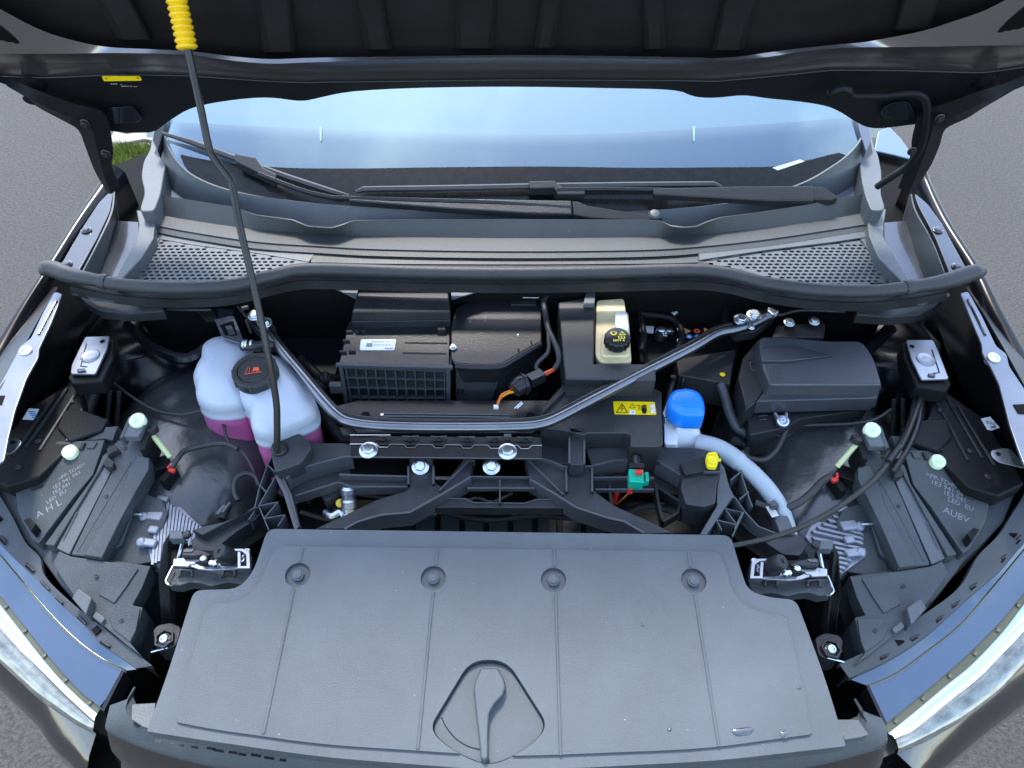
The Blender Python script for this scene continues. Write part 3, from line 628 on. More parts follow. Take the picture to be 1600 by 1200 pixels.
    for (x, y, a, c_) in ((1161, 1142, .014, .006), (1225, 1147, .005, .006), (1249, 1075, .003, .0016), (1004, 977, .002, .0015), (1046, 1140, .003, .002)):
        b = MB(wm); pc = P(x, y, (z2[0] + .0002, z2[1])); rows = []
        for r_, hh in ((1, 0), (.85, .0009), (.5, .0014), (.02, .0016)): rows.append([pc + Vector((math.cos(t) * a * r_ * (1 + .15 * math.sin(3 * t)), math.sin(t) * c_ * r_ * (1 + .2 * math.cos(2 * t)) + math.cos(t) * a * r_ * .1, hh)) for t in [2 * math.pi * k / 16 for k in range(16)]])
        b.loft(rows, True); part(b, 'water_drop', None, o, smooth=80)
cover()
# bumper lip under the cover and front skin
def bumper():
    a = [(172, 1102), (166, 1128), (170, 1140), (230, 1166), (330, 1192), (450, 1210), (620, 1222), (800, 1226), (1000, 1222), (1150, 1210), (1280, 1190), (1350, 1172), (1380, 1163), (1388, 1148), (1378, 1122)]
    c = [(200, 1092), (196, 1112), (215, 1130), (270, 1146), (360, 1166), (470, 1186), (640, 1198), (800, 1200), (1000, 1196), (1130, 1186), (1250, 1168), (1320, 1150), (1350, 1140), (1356, 1130), (1345, 1112)]
    d = [(p[0], p[1] + 12) for p in a]
    A_ = resample(cr([P(*p, .845) for p in a], 5), 80); C_ = resample(cr([P(*p, .862) for p in c], 5), 80)
    part(MB(plasg).loft([[p + Vector((0, .02, -.01)) for p in C_], C_, A_, [p + Vector((0, -.003, -.006)) for p in A_]]), 'bumper_top', 'grey ledge in front of the cover', solid=.003)
    part(MB(plasg).tube([p + Vector((0, .006, .002)) for p in A_[6:-6]], .0014, 6), 'bumper_bead', None)
    S1 = [p + Vector((0, -.002, -.007)) for p in A_]
    part(MB(bumpm).loft([S1, [p + Vector((0, -.015, -.03)) for p in S1], [p + Vector((0, -.03, -.09)) for p in S1], [p + Vector((0, -.03, -.4)) for p in S1]]), 'bumper', 'glossy black bumper skin at the lower edge')
    for q in ([(206, 1100), (243, 1098), (238, 1140), (222, 1135), (205, 1124)], [(1304, 1124), (1341, 1124), (1358, 1148), (1345, 1152), (1320, 1156)]):
        part(MB(plasl).plate(PP(q, .87), .02), 'bumper_mount_tab', None, bevel=.001)
    for i in range(11):
        x = 250 + i * 19 + random.uniform(-5, 5); t = P(x, 1158 + i * 2.9 + random.uniform(-1, 1), .864); part(MB(plas).box(t, (random.uniform(.004, .015), .003, .001), Matrix.Rotation(R(-9), 3, 'Z')), 'edge_clip', None)
    part(MB(plasd).lathe(P(216, 1130, .864), (0, 0, 1), [(.006, 0), (.006, .0005), (0, .0005)], 14), 'push_clip', None)
bumper()

# ------------------------------------------------------------------ headlights and front corners
LZ = (.7525, .25)
def band(m, a, c, z, n=50, **k): return MB(m).loft([resample(cr([P(p[0], p[1], p[2] if len(p) > 2 else z) for p in a], 5), n), resample(cr([P(p[0], p[1], p[2] if len(p) > 2 else z) for p in c], 5), n)])
def corner(s):
    who = 'prop rod side' if s < 0 else 'fuse box side'
    # matte bracket round the lamp
    a = [(-60, 690), (-10, 760), (18, 805), (40, 848), (62, 870), (70, 900), (110, 940), (150, 972), (205, 1015), (238, 1040)]
    c = [(-80, 745), (-30, 815), (0, 850), (28, 878), (55, 903), (97, 946), (129, 974), (152, 1002), (181, 1022), (212, 1044)]
    if s > 0:
        a = [(1640, 700), (1610, 760), (1586, 800), (1560, 840), (1530, 870), (1500, 920), (1448, 960), (1400, 990), (1350, 1022), (1312, 1040)]
        c = [(1660, 770), (1620, 822), (1590, 855), (1562, 888), (1525, 920), (1500, 942), (1450, 987), (1407, 1017), (1375, 1035), (1325, 1058)]
    z = (.745, .25); n = 70
    A_ = resample(cr([P(*p, z) for p in a], 5), n); C_ = resample(cr([P(*p, z) for p in c], 5), n)
    o = part(MB(plasg).loft([[p + Vector((0, 0, -.01)) for p in A_], A_, C_, [p + Vector((0, 0, -.006)) for p in C_]]), 'lamp_bracket', 'curved grey bracket round the headlight, ' + who, solid=.003)
    for k in (18, 24, 34, 40, 45, 52, 60):
        t = C_[k].lerp(A_[k], .22); dr = (C_[k + 2] - C_[k]).normalized(); ang = math.atan2(dr.y, dr.x); Mt = Matrix.Rotation(ang, 3, 'Z')
        part(MB(plas).box(t + Vector((0, 0, .002)), (.016 + .006 * (k % 3), .003, .002), Mt), 'bracket_rib', None, o, bevel=.0008)
        part(MB(dark).box(C_[k].lerp(A_[k], .12) + Vector((0, 0, .0015)), (.018, .0022, .002), Mt), 'bracket_slot', None, o)
    for k in (20, 56):
        t = C_[k].lerp(A_[k], .5); dr = (C_[k + 2] - C_[k]).normalized(); Mt = Matrix.Rotation(math.atan2(dr.y, dr.x), 3, 'Z')
        part(MB(dark).box(t + Vector((0, 0, .001)), (.011, .009, .003), Mt), 'bracket_window', None, o)
    # glossy black panel with sky blue put into its colour, two steps with an edge between
    k1 = c
    k2 = [(-70, 800), (-20, 850), (10, 885), (38, 925), (68, 957), (100, 985), (130, 1008), (160, 1028), (188, 1047), (205, 1058)] if s < 0 else [(1660, 800), (1620, 850), (1592, 885), (1560, 918), (1525, 950), (1485, 985), (1450, 1012), (1420, 1036), (1385, 1062), (1355, 1073)]
    k3 = [(-90, 850), (-50, 905), (-20, 940), (0, 965), (30, 990), (60, 1020), (95, 1050), (125, 1080), (150, 1102), (160, 1115)] if s < 0 else [(1680, 850), (1650, 890), (1620, 935), (1590, 965), (1560, 990), (1520, 1020), (1480, 1055), (1440, 1090), (1410, 1115), (1384, 1133)]
    k2 = [(-70, 790), (-35, 828), (0, 868), (32, 906), (61, 941), (97, 980), (129, 1009), (162, 1032), (191, 1046), (196, 1048)] if s < 0 else [(1660, 790), (1600, 860), (1550, 920), (1500, 977), (1450, 1017), (1400, 1053), (1357, 1072)]
    k3 = [(-90, 830), (-50, 872), (0, 930), (32, 970), (65, 1012), (97, 1050), (129, 1083), (156, 1104)] if s < 0 else [(1660, 850), (1600, 925), (1562, 972), (1512, 1022), (1475, 1055), (1425, 1097), (1382, 1132)]
    z1 = (.728, .25)
    rows = [resample(cr([P(*p, zz) for p in q], 5), n) for q, zz in ((k1, .0), (k2, 0)) for zz in (z1,)]
    rows[0] = [p + Vector((0, 0, -.004)) for p in resample(cr([P(*p, (.735, .25)) for p in k1], 5), n)]
    r2 = resample(cr([P(*p, z1) for p in k2], 5), n); r3 = resample(cr([P(*p, (.7245, .25)) for p in k3], 5), n)
    pm = MB(skytint); pm.loft([rows[0], r2, [p + Vector((0, 0, -.004)) for p in r2], r3, [p + Vector((0, 0, -.015)) for p in r3]])
    pp = part(pm, 'corner_panel', 'smooth glossy black panel over the headlight, coloured with mirrored sky blue, ' + who, smooth=25)
    part(MB(olive).tube([p + Vector((0, 0, .0005)) for p in r2], .0013, 6), 'panel_edge', None, pp)
    e = [P(*p, (.73, .25)) for p in ([(190, 1047), (194, 1049), (162, 1112), (157, 1108)] if s < 0 else [(1354, 1073), (1358, 1071), (1386, 1130), (1382, 1134)])]
    part(MB(satin).plate(e, .03), 'panel_end', None, pp)
    # lamp: smoked strip, chrome blade, clear lens
    k4 = [(-110, 850), (-60, 910), (-25, 950), (0, 975), (28, 1002), (58, 1034), (92, 1066), (122, 1096), (146, 1120), (157, 1128)] if s < 0 else [(1700, 860), (1660, 905), (1630, 950), (1600, 980), (1570, 1005), (1530, 1038), (1490, 1072), (1450, 1104), (1418, 1130), (1392, 1150)]
    k4 = [(-90, 843), (-50, 886), (0, 945), (32, 986), (65, 1028), (97, 1065), (129, 1096), (152, 1115)] if s < 0 else [(1660, 868), (1600, 945), (1565, 990), (1517, 1040), (1480, 1070), (1430, 1112), (1388, 1146)]
    k5 = [(-90, 880), (-50, 925), (0, 980), (32, 1016), (65, 1051), (97, 1084), (129, 1114), (147, 1130)] if s < 0 else [(1660, 912), (1600, 985), (1567, 1020), (1530, 1058), (1492, 1088), (1455, 1118), (1425, 1142), (1400, 1156)]
    k6 = [(-90, 950), (-50, 985), (0, 1035), (32, 1066), (62, 1093), (97, 1118), (125, 1136), (150, 1147)] if s < 0 else [(1660, 980), (1600, 1042), (1560, 1083), (1512, 1120), (1470, 1146), (1440, 1162), (1402, 1178)]
    r4 = resample(cr([P(*p, (.719, .25)) for p in k4], 5), n); r5 = resample(cr([P(*p, (.712, .25)) for p in k5], 5), n); r6 = resample(cr([P(*p, (.698, .25)) for p in k6], 5), n)
    L = part(MB(olive).loft([[p + Vector((0, 0, -.004)) for p in r3], r4]), 'headlight', 'front headlight, ' + who)
    for k in range(3, n, 9): part(MB(olive).box(r3[k].lerp(r4[k], .5) + Vector((0, 0, .000)), (.006, .004, .003), Matrix.Rotation(R(40), 3, 'Z')), 'lamp_clip', None, L)
    mid = [a_.lerp(b_, .5) + Vector((0, 0, .003)) for a_, b_ in zip(r4, r5)]
    part(MB(lens).loft([r4, mid, r5]), 'chrome_strip', 'bright chrome strip of the headlight', L, smooth=70)
    part(MB(lensm).loft([r5, [a_.lerp(b_, .5) + Vector((0, -.004, .004)) for a_, b_ in zip(r5, r6)], r6]), 'lamp_lens', 'clear outer lens', L, smooth=70)
    part(MB(reflm).loft([[p + Vector((0, .02, -.02)) for p in r5], [p + Vector((0, .01, -.05)) for p in r6]]), 'reflector', None, L, smooth=70)
    for k in range(6, n - 4, 2 if s > 0 else 5):
        t = r5[k].lerp(r6[k], .25) + Vector((0, .01, -.014)); part(MB(plasd if s > 0 else olive).box(t, (.0016, .011, .006), Matrix.Rotation(R(-s * 20), 3, 'Z')), 'lamp_rib', None, L)
    # bumper cheek
    k7 = [(-120, 980), (-60, 1025), (0, 1080), (32, 1110), (65, 1144), (80, 1168), (97, 1189), (115, 1206), (140, 1240)] if s < 0 else [(1660, 1062), (1600, 1107), (1560, 1136), (1525, 1163), (1495, 1190), (1470, 1212), (1450, 1238)]
    r7 = resample(cr([P(*p, (.66, .2)) for p in k7], 5), n)
    m1 = [a_.lerp(b_, .35) + Vector((s * .003, -.003, .006)) for a_, b_ in zip(r6, r7)]; m2 = [a_.lerp(b_, .75) + Vector((s * .003, -.003, .008)) for a_, b_ in zip(r6, r7)]
    part(MB(bumpm).loft([[p + Vector((0, .006, -.006)) for p in r6], r6, m1, m2, r7, [p + Vector((-s * .10, .22, -.3)) for p in r7]]), 'bumper_corner', 'rounded glossy bumper corner, ' + who, smooth=70)
    # inner bumper edge joining the lamp tip
    e = [(160, 1118), (176, 1130), (168, 1160), (200, 1200), (240, 1230), (160, 1260), (110, 1200), (100, 1150)] if s < 0 else [(1392, 1148), (1376, 1140), (1384, 1166), (1350, 1200), (1320, 1230), (1420, 1260), (1480, 1200), (1470, 1150)]
    part(MB(bumpm).plate(PP(rnd(e, 10, 3), .70), .1), 'bumper_infill', None, bevel=.012, seg=3)
skytint = mat('panel paint', (.115, .15, .19), .12, metal=.85, coat=1, var=.06, vscale=4)  # blue base stands in for sky mirrored in black paint
lensm = mat('headlight lens with painted reflections', (.22, .225, .2), .08, metal=.5, coat=1, var=.45, vscale=45, stretch=(1, 1, 3))  # beige streaks paint reflections onto a clear lens
reflm = mat('lamp reflector', (.55, .55, .5), .15, metal=.9, var=.3, vscale=40)
corner(-1); corner(1)
# water drops on the corner panels
# ------------------------------------------------------------------ headlight housings
def housing(s):
    who = 'prop rod side' if s < 0 else 'fuse box side'
    S = lambda q: side(q, s)
    z = (.755, .25)
    base = [(-20, 740), (10, 735), (52, 740), (92, 700), (96, 690), (118, 688), (122, 668), (185, 665), (192, 684), (222, 686), (224, 712), (232, 718), (233, 734), (212, 790), (190, 850), (158, 872), (236, 884), (222, 918), (208, 945), (224, 948), (214, 985), (205, 1006), (226, 1030), (200, 1012), (130, 955), (95, 915), (70, 880), (58, 862), (35, 840), (0, 800)]
    o = part(MB(plasg).plate(PP(S(base), (z[0] - .02, z[1])), .07), 'headlight_housing', 'grey black plastic headlight housing, ' + who, bevel=.002)
    def raised(q, dz, h, name='housing_step', m=plasg, r=0, bv=.0014, taper=0):
        zz = (z[0] + dz, z[1]); T = PP(S(rnd(q, r, 3) if r else q), zz)
        return part(MB(m).plate(T, h), name, None, o, bevel=bv)
    raised([(120, 669), (184, 666), (176, 688), (163, 686), (118, 690)], -.006, .02)
    raised([(89, 689), (120, 689), (163, 687), (159, 702), (145, 742), (114, 778), (60, 849), (50, 842), (34, 812), (28, 798), (24, 768), (40, 752), (60, 738), (72, 716)], 0, .03, name='lettered_plate')
    raised([(140, 690), (152, 690), (146, 700), (134, 700)], .003, .01)
    raised([(128, 692), (134, 690), (128, 702), (122, 702)], .004, .01, m=plas)
    raised([(160, 712), (170, 704), (173, 707), (84, 853), (70, 850), (148, 742)], .003, .03)
    raised([(166, 700), (178, 694), (186, 702), (176, 706), (168, 712)], .012, .02, m=plas)
    raised([(160, 724), (168, 712), (178, 722), (176, 730), (166, 730)], .010, .02, m=plas)
    raised([(156, 726), (176, 729), (166, 752), (108, 866), (88, 856)], -.002, .02, m=plasl)  # lighter plastic paints this wedge as the lit facet
    raised([(176, 696), (184, 688), (222, 688), (224, 710), (233, 714), (232, 734), (212, 768), (188, 812), (159, 872), (111, 866), (160, 765), (180, 728), (166, 716)], 0, .03)
    raised([(214, 711), (233, 715), (232, 734), (212, 768), (188, 812), (159, 871), (131, 867), (186, 775), (200, 738), (206, 728)], .005, .02)
    raised([(92, 861), (111, 869), (158, 876), (235, 885), (222, 918), (207, 945), (223, 949), (213, 985), (204, 1005), (220, 1024), (198, 1008), (165, 980), (130, 950), (104, 915), (82, 880)], -.003, .03)
    raised([(175, 881), (216, 888), (196, 918), (178, 942), (153, 928)], .0, .01, r=2)
    raised([(180, 949), (219, 951), (212, 985), (203, 1003), (176, 982), (170, 966)], .0, .01)
    raised([(112, 934), (122, 919), (143, 934), (134, 960)], .014, .035, m=plasl)
    raised([(150, 955), (164, 966), (158, 974), (144, 963)], .004, .012, m=plasl, bv=.001)
    for a_, b_ in (((120, 800), (98, 842)), ((208, 770), (170, 842)), ((205, 722), (120, 862))): part(MB(plasl).tube([P(*S([a_])[0], (z[0] + .0005, z[1])), P(*S([b_])[0], (z[0] + .0005, z[1]))], .0008, 5), 'part_and_glint_line', None, o)  # pale moulding lines; the long diagonal paints in an edge highlight
    for p_ in ((92, 720), (166, 776), (196, 700), (150, 900), (190, 970)): part(MB(plas).lathe(P(*S([p_])[0], (z[0] + .0004, z[1])), (0, -.25, 1), [(.003, 0), (.003, .0006), (.0018, .0006), (0, 0)], 12), 'moulded_boss', None, o)
    for p_ in ((70, 742), (57, 762)): q_ = S([p_])[0]; part(MB(plas).box(P(*q_, (z[0] + .0015, z[1])), (.016, .003, .004), Matrix.Rotation(R(-s * 25), 3, 'Z')), 'moulded_clip', None, o, bevel=.0008)
    raised([(36, 812), (46, 808), (56, 818), (48, 830)], .02, .02, m=plasd)
    # sunk pocket for the control unit
    raised([(190, 792), (224, 770), (252, 780), (262, 800), (238, 878), (200, 884), (160, 874)], -.03, .03, m=plasg)
    # mounting ring on a tab and the second ring
    tq = [(192, 682), (200, 660), (206, 650), (218, 646), (229, 652), (224, 668), (216, 682)]
    raised(tq, .03, .012, 'ring_tab', m=plasl, bv=.0015)
    raised([(186, 684), (192, 684), (202, 662), (205, 650), (200, 652)], .031, .02)
    raised([(220, 682), (232, 664), (236, 676), (226, 702), (218, 704)], .02, .05, m=plasd)
    for c, r_, dz, nm in (((215, 657), .0125, .032, 'pale adjuster ring on the housing tab'), ((109, 706), .0115, .006, 'pale adjuster knob on the housing')):
        q = S([c])[0]; p = P(q[0], q[1], (z[0] + dz, z[1])); b = MB(cream)
        b.lathe(p, (0, -.2, 1), [(r_, -.006), (r_, .0025), (r_ * .9, .004), (r_ * .62, .004), (r_ * .36, .001), (r_ * .2, .0), (0, -.001)], 28)
        part(b, 'adjuster_ring', nm, o, smooth=50)
    a, c = S([(232, 672), (266, 714)]); b = MB(rodg); b.tube([P(a[0], a[1], .965), P(c[0], c[1], .93)], .0042, 10); part(b, 'adjuster_rod', 'pale yellow green rod', o, smooth=60)
    b = MB(satin); e, f_ = S([(236, 668), (241, 676)]); b.tube([P(e[0], e[1], .972), P(f_[0], f_[1], .962)], .009, 10); part(b, 'rod_bush', None, o, bevel=.001)
    # connector with red latch
    e, f_ = S([(262, 738), (272, 736)])
    bx = P(*S([(252, 732)])[0], .9); b = MB(plasd); b.box(bx, (.03, .026, .03), Matrix.Rotation(R(-25 * s), 3, 'Z')); bx2 = P(*S([(266, 748)])[0], .9); b.box(bx2, (.012, .03, .03), Matrix.Rotation(R(25 * s), 3, 'Z'))
    cn = part(b, 'lamp_connector', 'black plug with a red latch', bevel=.002)
    b = MB(red); b.box(P(*S([(269, 735)])[0], .922), (.010, .007, .006), Matrix.Rotation(R(20 * s), 3, 'Z')); b.box(P(*S([(265, 728)])[0], .924), (.004, .011, .004), Matrix.Rotation(R(-15), 3, 'Z')); part(b, 'connector_latch', None, cn, bevel=.001)
    # moulded text and data code stand-in marks
    b = MB(greyink); zz = (z[0] + .0004, z[1]); v = (Vector((-s * .45, .9, .2))).normalized(); u = Vector((.9, s * .45, .11))
    if s < 0:
        for i, t in enumerate(('>PP-TD40<', '1E3 941 063', '1E3.941', 'LED  EU')): b.text(t, P(112 - i * 8, 737 + i * 13, zz), Vector((.8, .6, .15)), Vector((-.55, .83, .2)), .009)
        b.text('A H L', P(76, 795, zz), Vector((.8, .6, .15)), Vector((-.55, .83, .2)), .016)
    else:
        for i, t in enumerate(('>PP-TD40<', '1E3 941 064', '1E3.941', 'LED  EU')): b.text(t, P(1474 + i * 9, 752 + i * 12, zz), Vector((.9, -.45, -.1)), Vector((.4, .9, .2)), .011)
        b.text('AUBV', P(1494, 805, zz), Vector((.88, -.48, -.1)), Vector((.48, .88, .2)), .015)
    part(b, 'moulded_lettering', None, o)
    # control unit with cooling fins
    zc = .88
    if s < 0: A0, A1, B1_, B0 = (226, 772), (268, 772), (318, 828), (262, 905); 
    u_pts = S([(244, 778), (268, 778), (316, 824), (306, 852), (246, 884), (236, 880), (232, 860), (238, 820)])
    if s > 0: u_pts = [(1318, 790), (1350, 802), (1354, 868), (1314, 898), (1296, 884), (1258, 838), (1268, 820)]
    hs = part(MB(finm).plate(PP(u_pts, .878), .03), 'lamp_control_unit', 'silver finned control unit under the headlight housing, ' + who, bevel=.001)
    N = 14
    for k in range(N):
        t = k / (N - 1)
        if s < 0: a = (247 + 66 * t, 773 + 50 * t); c_ = (238 + 66 * t, 882 - 34 * t)
        elif k < 7: a = (1318 - 8 * k, 794 + 6 * k); c_ = (1348, 806 + 7 * k)
        else: a = (1264 + 6.5 * (k - 6), 832 + 8.5 * (k - 6)); c_ = (1350 - 5 * (k - 6), 850 + 6.2 * (k - 6))
        pa, pc = P(a[0], a[1], .885), P(c_[0], c_[1], .885); n_ = 14
        row_ = [pa.lerp(pc, i / n_) for i in range(n_ + 1)]; w_ = Vector((.0018, .0003, 0)) if s < 0 else Vector((-.0009, .0024, 0))
        vs_ = MB(finm); vs_.loft([[p - w_ for p in row_], [p + w_ for p in row_], [p + w_ * 1.2 + Vector((0, 0, -.022)) for p in row_], [p - w_ * 1.2 + Vector((0, 0, -.022)) for p in row_], [p - w_ for p in row_]])
        part(vs_, 'cooling_fin', None, hs, smooth=30)
    for c, w2, l2 in (((242, 806), .026, .016), ((232, 848), .026, .013), ((254, 780), .018, .010), ((240, 828), .016, .012)):
        q = S([c])[0]; pc = P(q[0], q[1], .888); b = MB(finm); b.box(pc, (w2, l2, .008), Matrix.Rotation(R(8 * s), 3, 'Z')); part(b, 'unit_lug', None, hs, bevel=.0028, seg=3)
    for c in ((226, 808), (222, 848)):
        q = S([c])[0]; b = MB(finm); b.lathe(P(q[0], q[1], .886), (0, -.3, 1), [(.0075, -.01), (.0075, .004), (.006, .007), (.004, .008), (0, .008)], 14); part(b, 'unit_nut', None, hs, smooth=50)
    q0, q1 = S([(200, 803), (222, 804)]); b = MB(steel); b.tube([P(q0[0], q0[1], .9), P(q1[0], q1[1], .9)], .0022, 8); part(b, 'unit_pin', None, hs)
housing(-1); housing(1)

# ------------------------------------------------------------------ wheel arch liners (the pale grey humps)
def arch(s):
    S = lambda q: side([q], s)[0]
    c0 = P(*S((300, 745)), .80); rows = []
    rx, ry = .165, .235
    for i in range(13):
        th = math.pi / 2 * i / 12; row_ = []
        for k in range(40):
            ph = 2 * math.pi * k / 40
            bump_ = 1 + .05 * math.sin(3 * ph + 1) + .03 * math.sin(5 * ph)
            row_.append(c0 + Vector((math.cos(ph) * rx * math.cos(th) * bump_, math.sin(ph) * ry * math.cos(th) * bump_ + .03, .115 * math.sin(th) ** .9 - .01)))
        rows.append(row_)
    part(MB(liner).loft(rows, True), 'wheel_arch', 'dark grey shiny wheel arch hump, ' + ('prop rod side' if s < 0 else 'fuse box side'), smooth=80)
    # strut tower behind, gloss black
    c1 = P(*S((245, 600)), .72); b = MB(paintd)
    b.lathe(c1, (0, .1, 1), [(.17, -.1), (.165, .05), (.14, .12), (.11, .15), (.10, .146), (.09, .155), (.05, .16), (.03, .15), (0, .15)], 40); part(b, 'strut_tower', 'glossy black strut tower', smooth=50)
    b = MB(paintd); c2 = P(*S((215, 560)), .9)
    b.tube(cr([P(*S((200, 505)), .95), P(*S((238, 540)), .93), P(*S((290, 560)), .92), P(*S((330, 540)), .93)], 5), .012, 8); part(b, 'tower_bracket', None)
arch(-1); arch(1)

# ------------------------------------------------------------------ hood bump stop plates
def striker(s):
    who = 'prop rod side' if s < 0 else 'fuse box side'
    top = [(133, 526), (171, 525), (167, 545), (149, 584), (110, 584), (112, 570)]
    if s > 0: top = [(1416, 531), (1458, 531), (1466, 548), (1483, 592), (1440, 593), (1424, 560)]
    o = part(MB(plateb).plate(PP(rnd(top, 3, 2), .985), .004), 'buffer_plate', 'bright metal buffer plate, ' + who, bevel=.001)
    c = (141, 556) if s < 0 else (1447, 561)
    part(MB(plateb).lathe(P(c[0], c[1], .986), (0, 0, 1), [(.0155, -.002), (.0155, .0002), (.0145, .0007), (.0135, .0002), (.004, .0002), (0, .0004)], 28), 'pressed_disc', None, o, smooth=50)
    h = (160, 533) if s < 0 else (1425, 541)
    part(MB(dark).lathe(P(*h, .986), (0, 0, 1), [(.0042, 0), (0, 0.0001)], 16), 'plate_hole', None, o)
    L = [(135, 537), (126, 572)] if s < 0 else [(1456, 546), (1468, 582)]
    part(MB(panelp).tube([P(*q, .9856) for q in L] + [P(L[1][0] + (10 if s < 0 else -10), L[1][1] + 1, .9856)], .0009, 6), 'plate_bead', None, o)
    q = [(120, 576), (132, 575), (134, 579), (120, 581)] if s < 0 else [(1450, 583), (1462, 584), (1462, 588), (1452, 587)]
    part(MB(panelp).plate(PP(q, .988), .002), 'plate_tab', None, o, bevel=.0005)
    sk = [(171, 526), (176, 530), (178, 560), (160, 596), (112, 600), (105, 590), (110, 582), (149, 582), (167, 545)]
    if s > 0: sk = [(1416, 532), (1410, 538), (1412, 560), (1432, 604), (1480, 612), (1488, 600), (1482, 592), (1440, 592), (1424, 560)]
    part(MB(plasd).plate(PP(sk, .977), .03), 'plate_bracket', None, o, bevel=.003)
striker(-1); striker(1)
# dark ducts falling from the bracket to the housing
for s in (-1, 1):
    for i, (a, b_) in enumerate((((118, 602), (62, 720)), ((128, 606), (96, 690)), ((150, 600), (120, 690)), ((172, 610), (166, 668)), ((186, 612), (182, 668)))):
        a, b_ = side([a, b_], s); part(MB(plas).tube([P(a[0], a[1], .93), P((a[0] + b_[0]) / 2, (a[1] + b_[1]) / 2, .9), P(b_[0], b_[1], .87)], .004 + .008 * (i < 3), 8), 'moulded_duct', None, smooth=60)
    q = [(40, 640), (105, 600), (125, 606), (130, 640), (108, 700), (60, 745), (10, 760), (-30, 740)]
    part(MB(plasd).plate(PP(side(q, s), .945), .03), 'side_shield', 'black inner shield below the rail', bevel=.004)
    q = [(108, 690), (88, 668), (100, 640), (130, 640), (170, 655), (160, 672)]
    part(MB(plasd).plate(PP(side(q, s), .95), .03), 'side_shield_step', None, bevel=.003)
for s in (-1, 1):
    for a, b_ in (((120, 612), (62, 704)), ((104, 608), (40, 700)), ((84, 622), (20, 712)), ((128, 640), (104, 690))):
        a, b_ = side([a, b_], s); part(MB(plas).tube([P(a[0], a[1], .947), P(b_[0], b_[1], .946)], .0028, 6), 'shield_ridge', None)
    for p_ in ((60, 690), (30, 730), (112, 628)): q = side([p_], s)[0]; part(MB(plas).lathe(P(q[0], q[1], .9455), (0, 0, 1), [(.005, 0), (.005, .002), (.003, .003), (0, .003)], 12), 'shield_clip', None)
b = MB(stick); b.plate(PP([(45, 638), (61, 639), (52, 656), (35, 655)], .9465), .0008); b.use(blueink)
for i in range(4): b.plate(PP([(45 + i * 2, 642 + i * 3), (56 + i, 643 + i * 3), (55 + i, 644 + i * 3), (44 + i * 2, 643.5 + i * 3)], .9471), .0004)
part(b, 'part_sticker', 'small blue printed sticker below the rail')
b = MB(stick); q = [(1533, 654), (1547, 651), (1562, 668), (1550, 672), (1543, 671)]; b.plate(PP(q, .9465), .0008); b.use(ink)
b.text('E30', P(1548, 661, .9471), (.9, -.35, 0), (.35, .9, 0), .009)
for i in range(2): b.plate(PP([(1548, 666 + i * 2.2), (1556, 665 + i * 2.2), (1556.5, 666 + i * 2.2), (1548.5, 667 + i * 2.2)], .9471), .0003)
part(b, 'part_sticker', 'small white printed sticker below the rail')

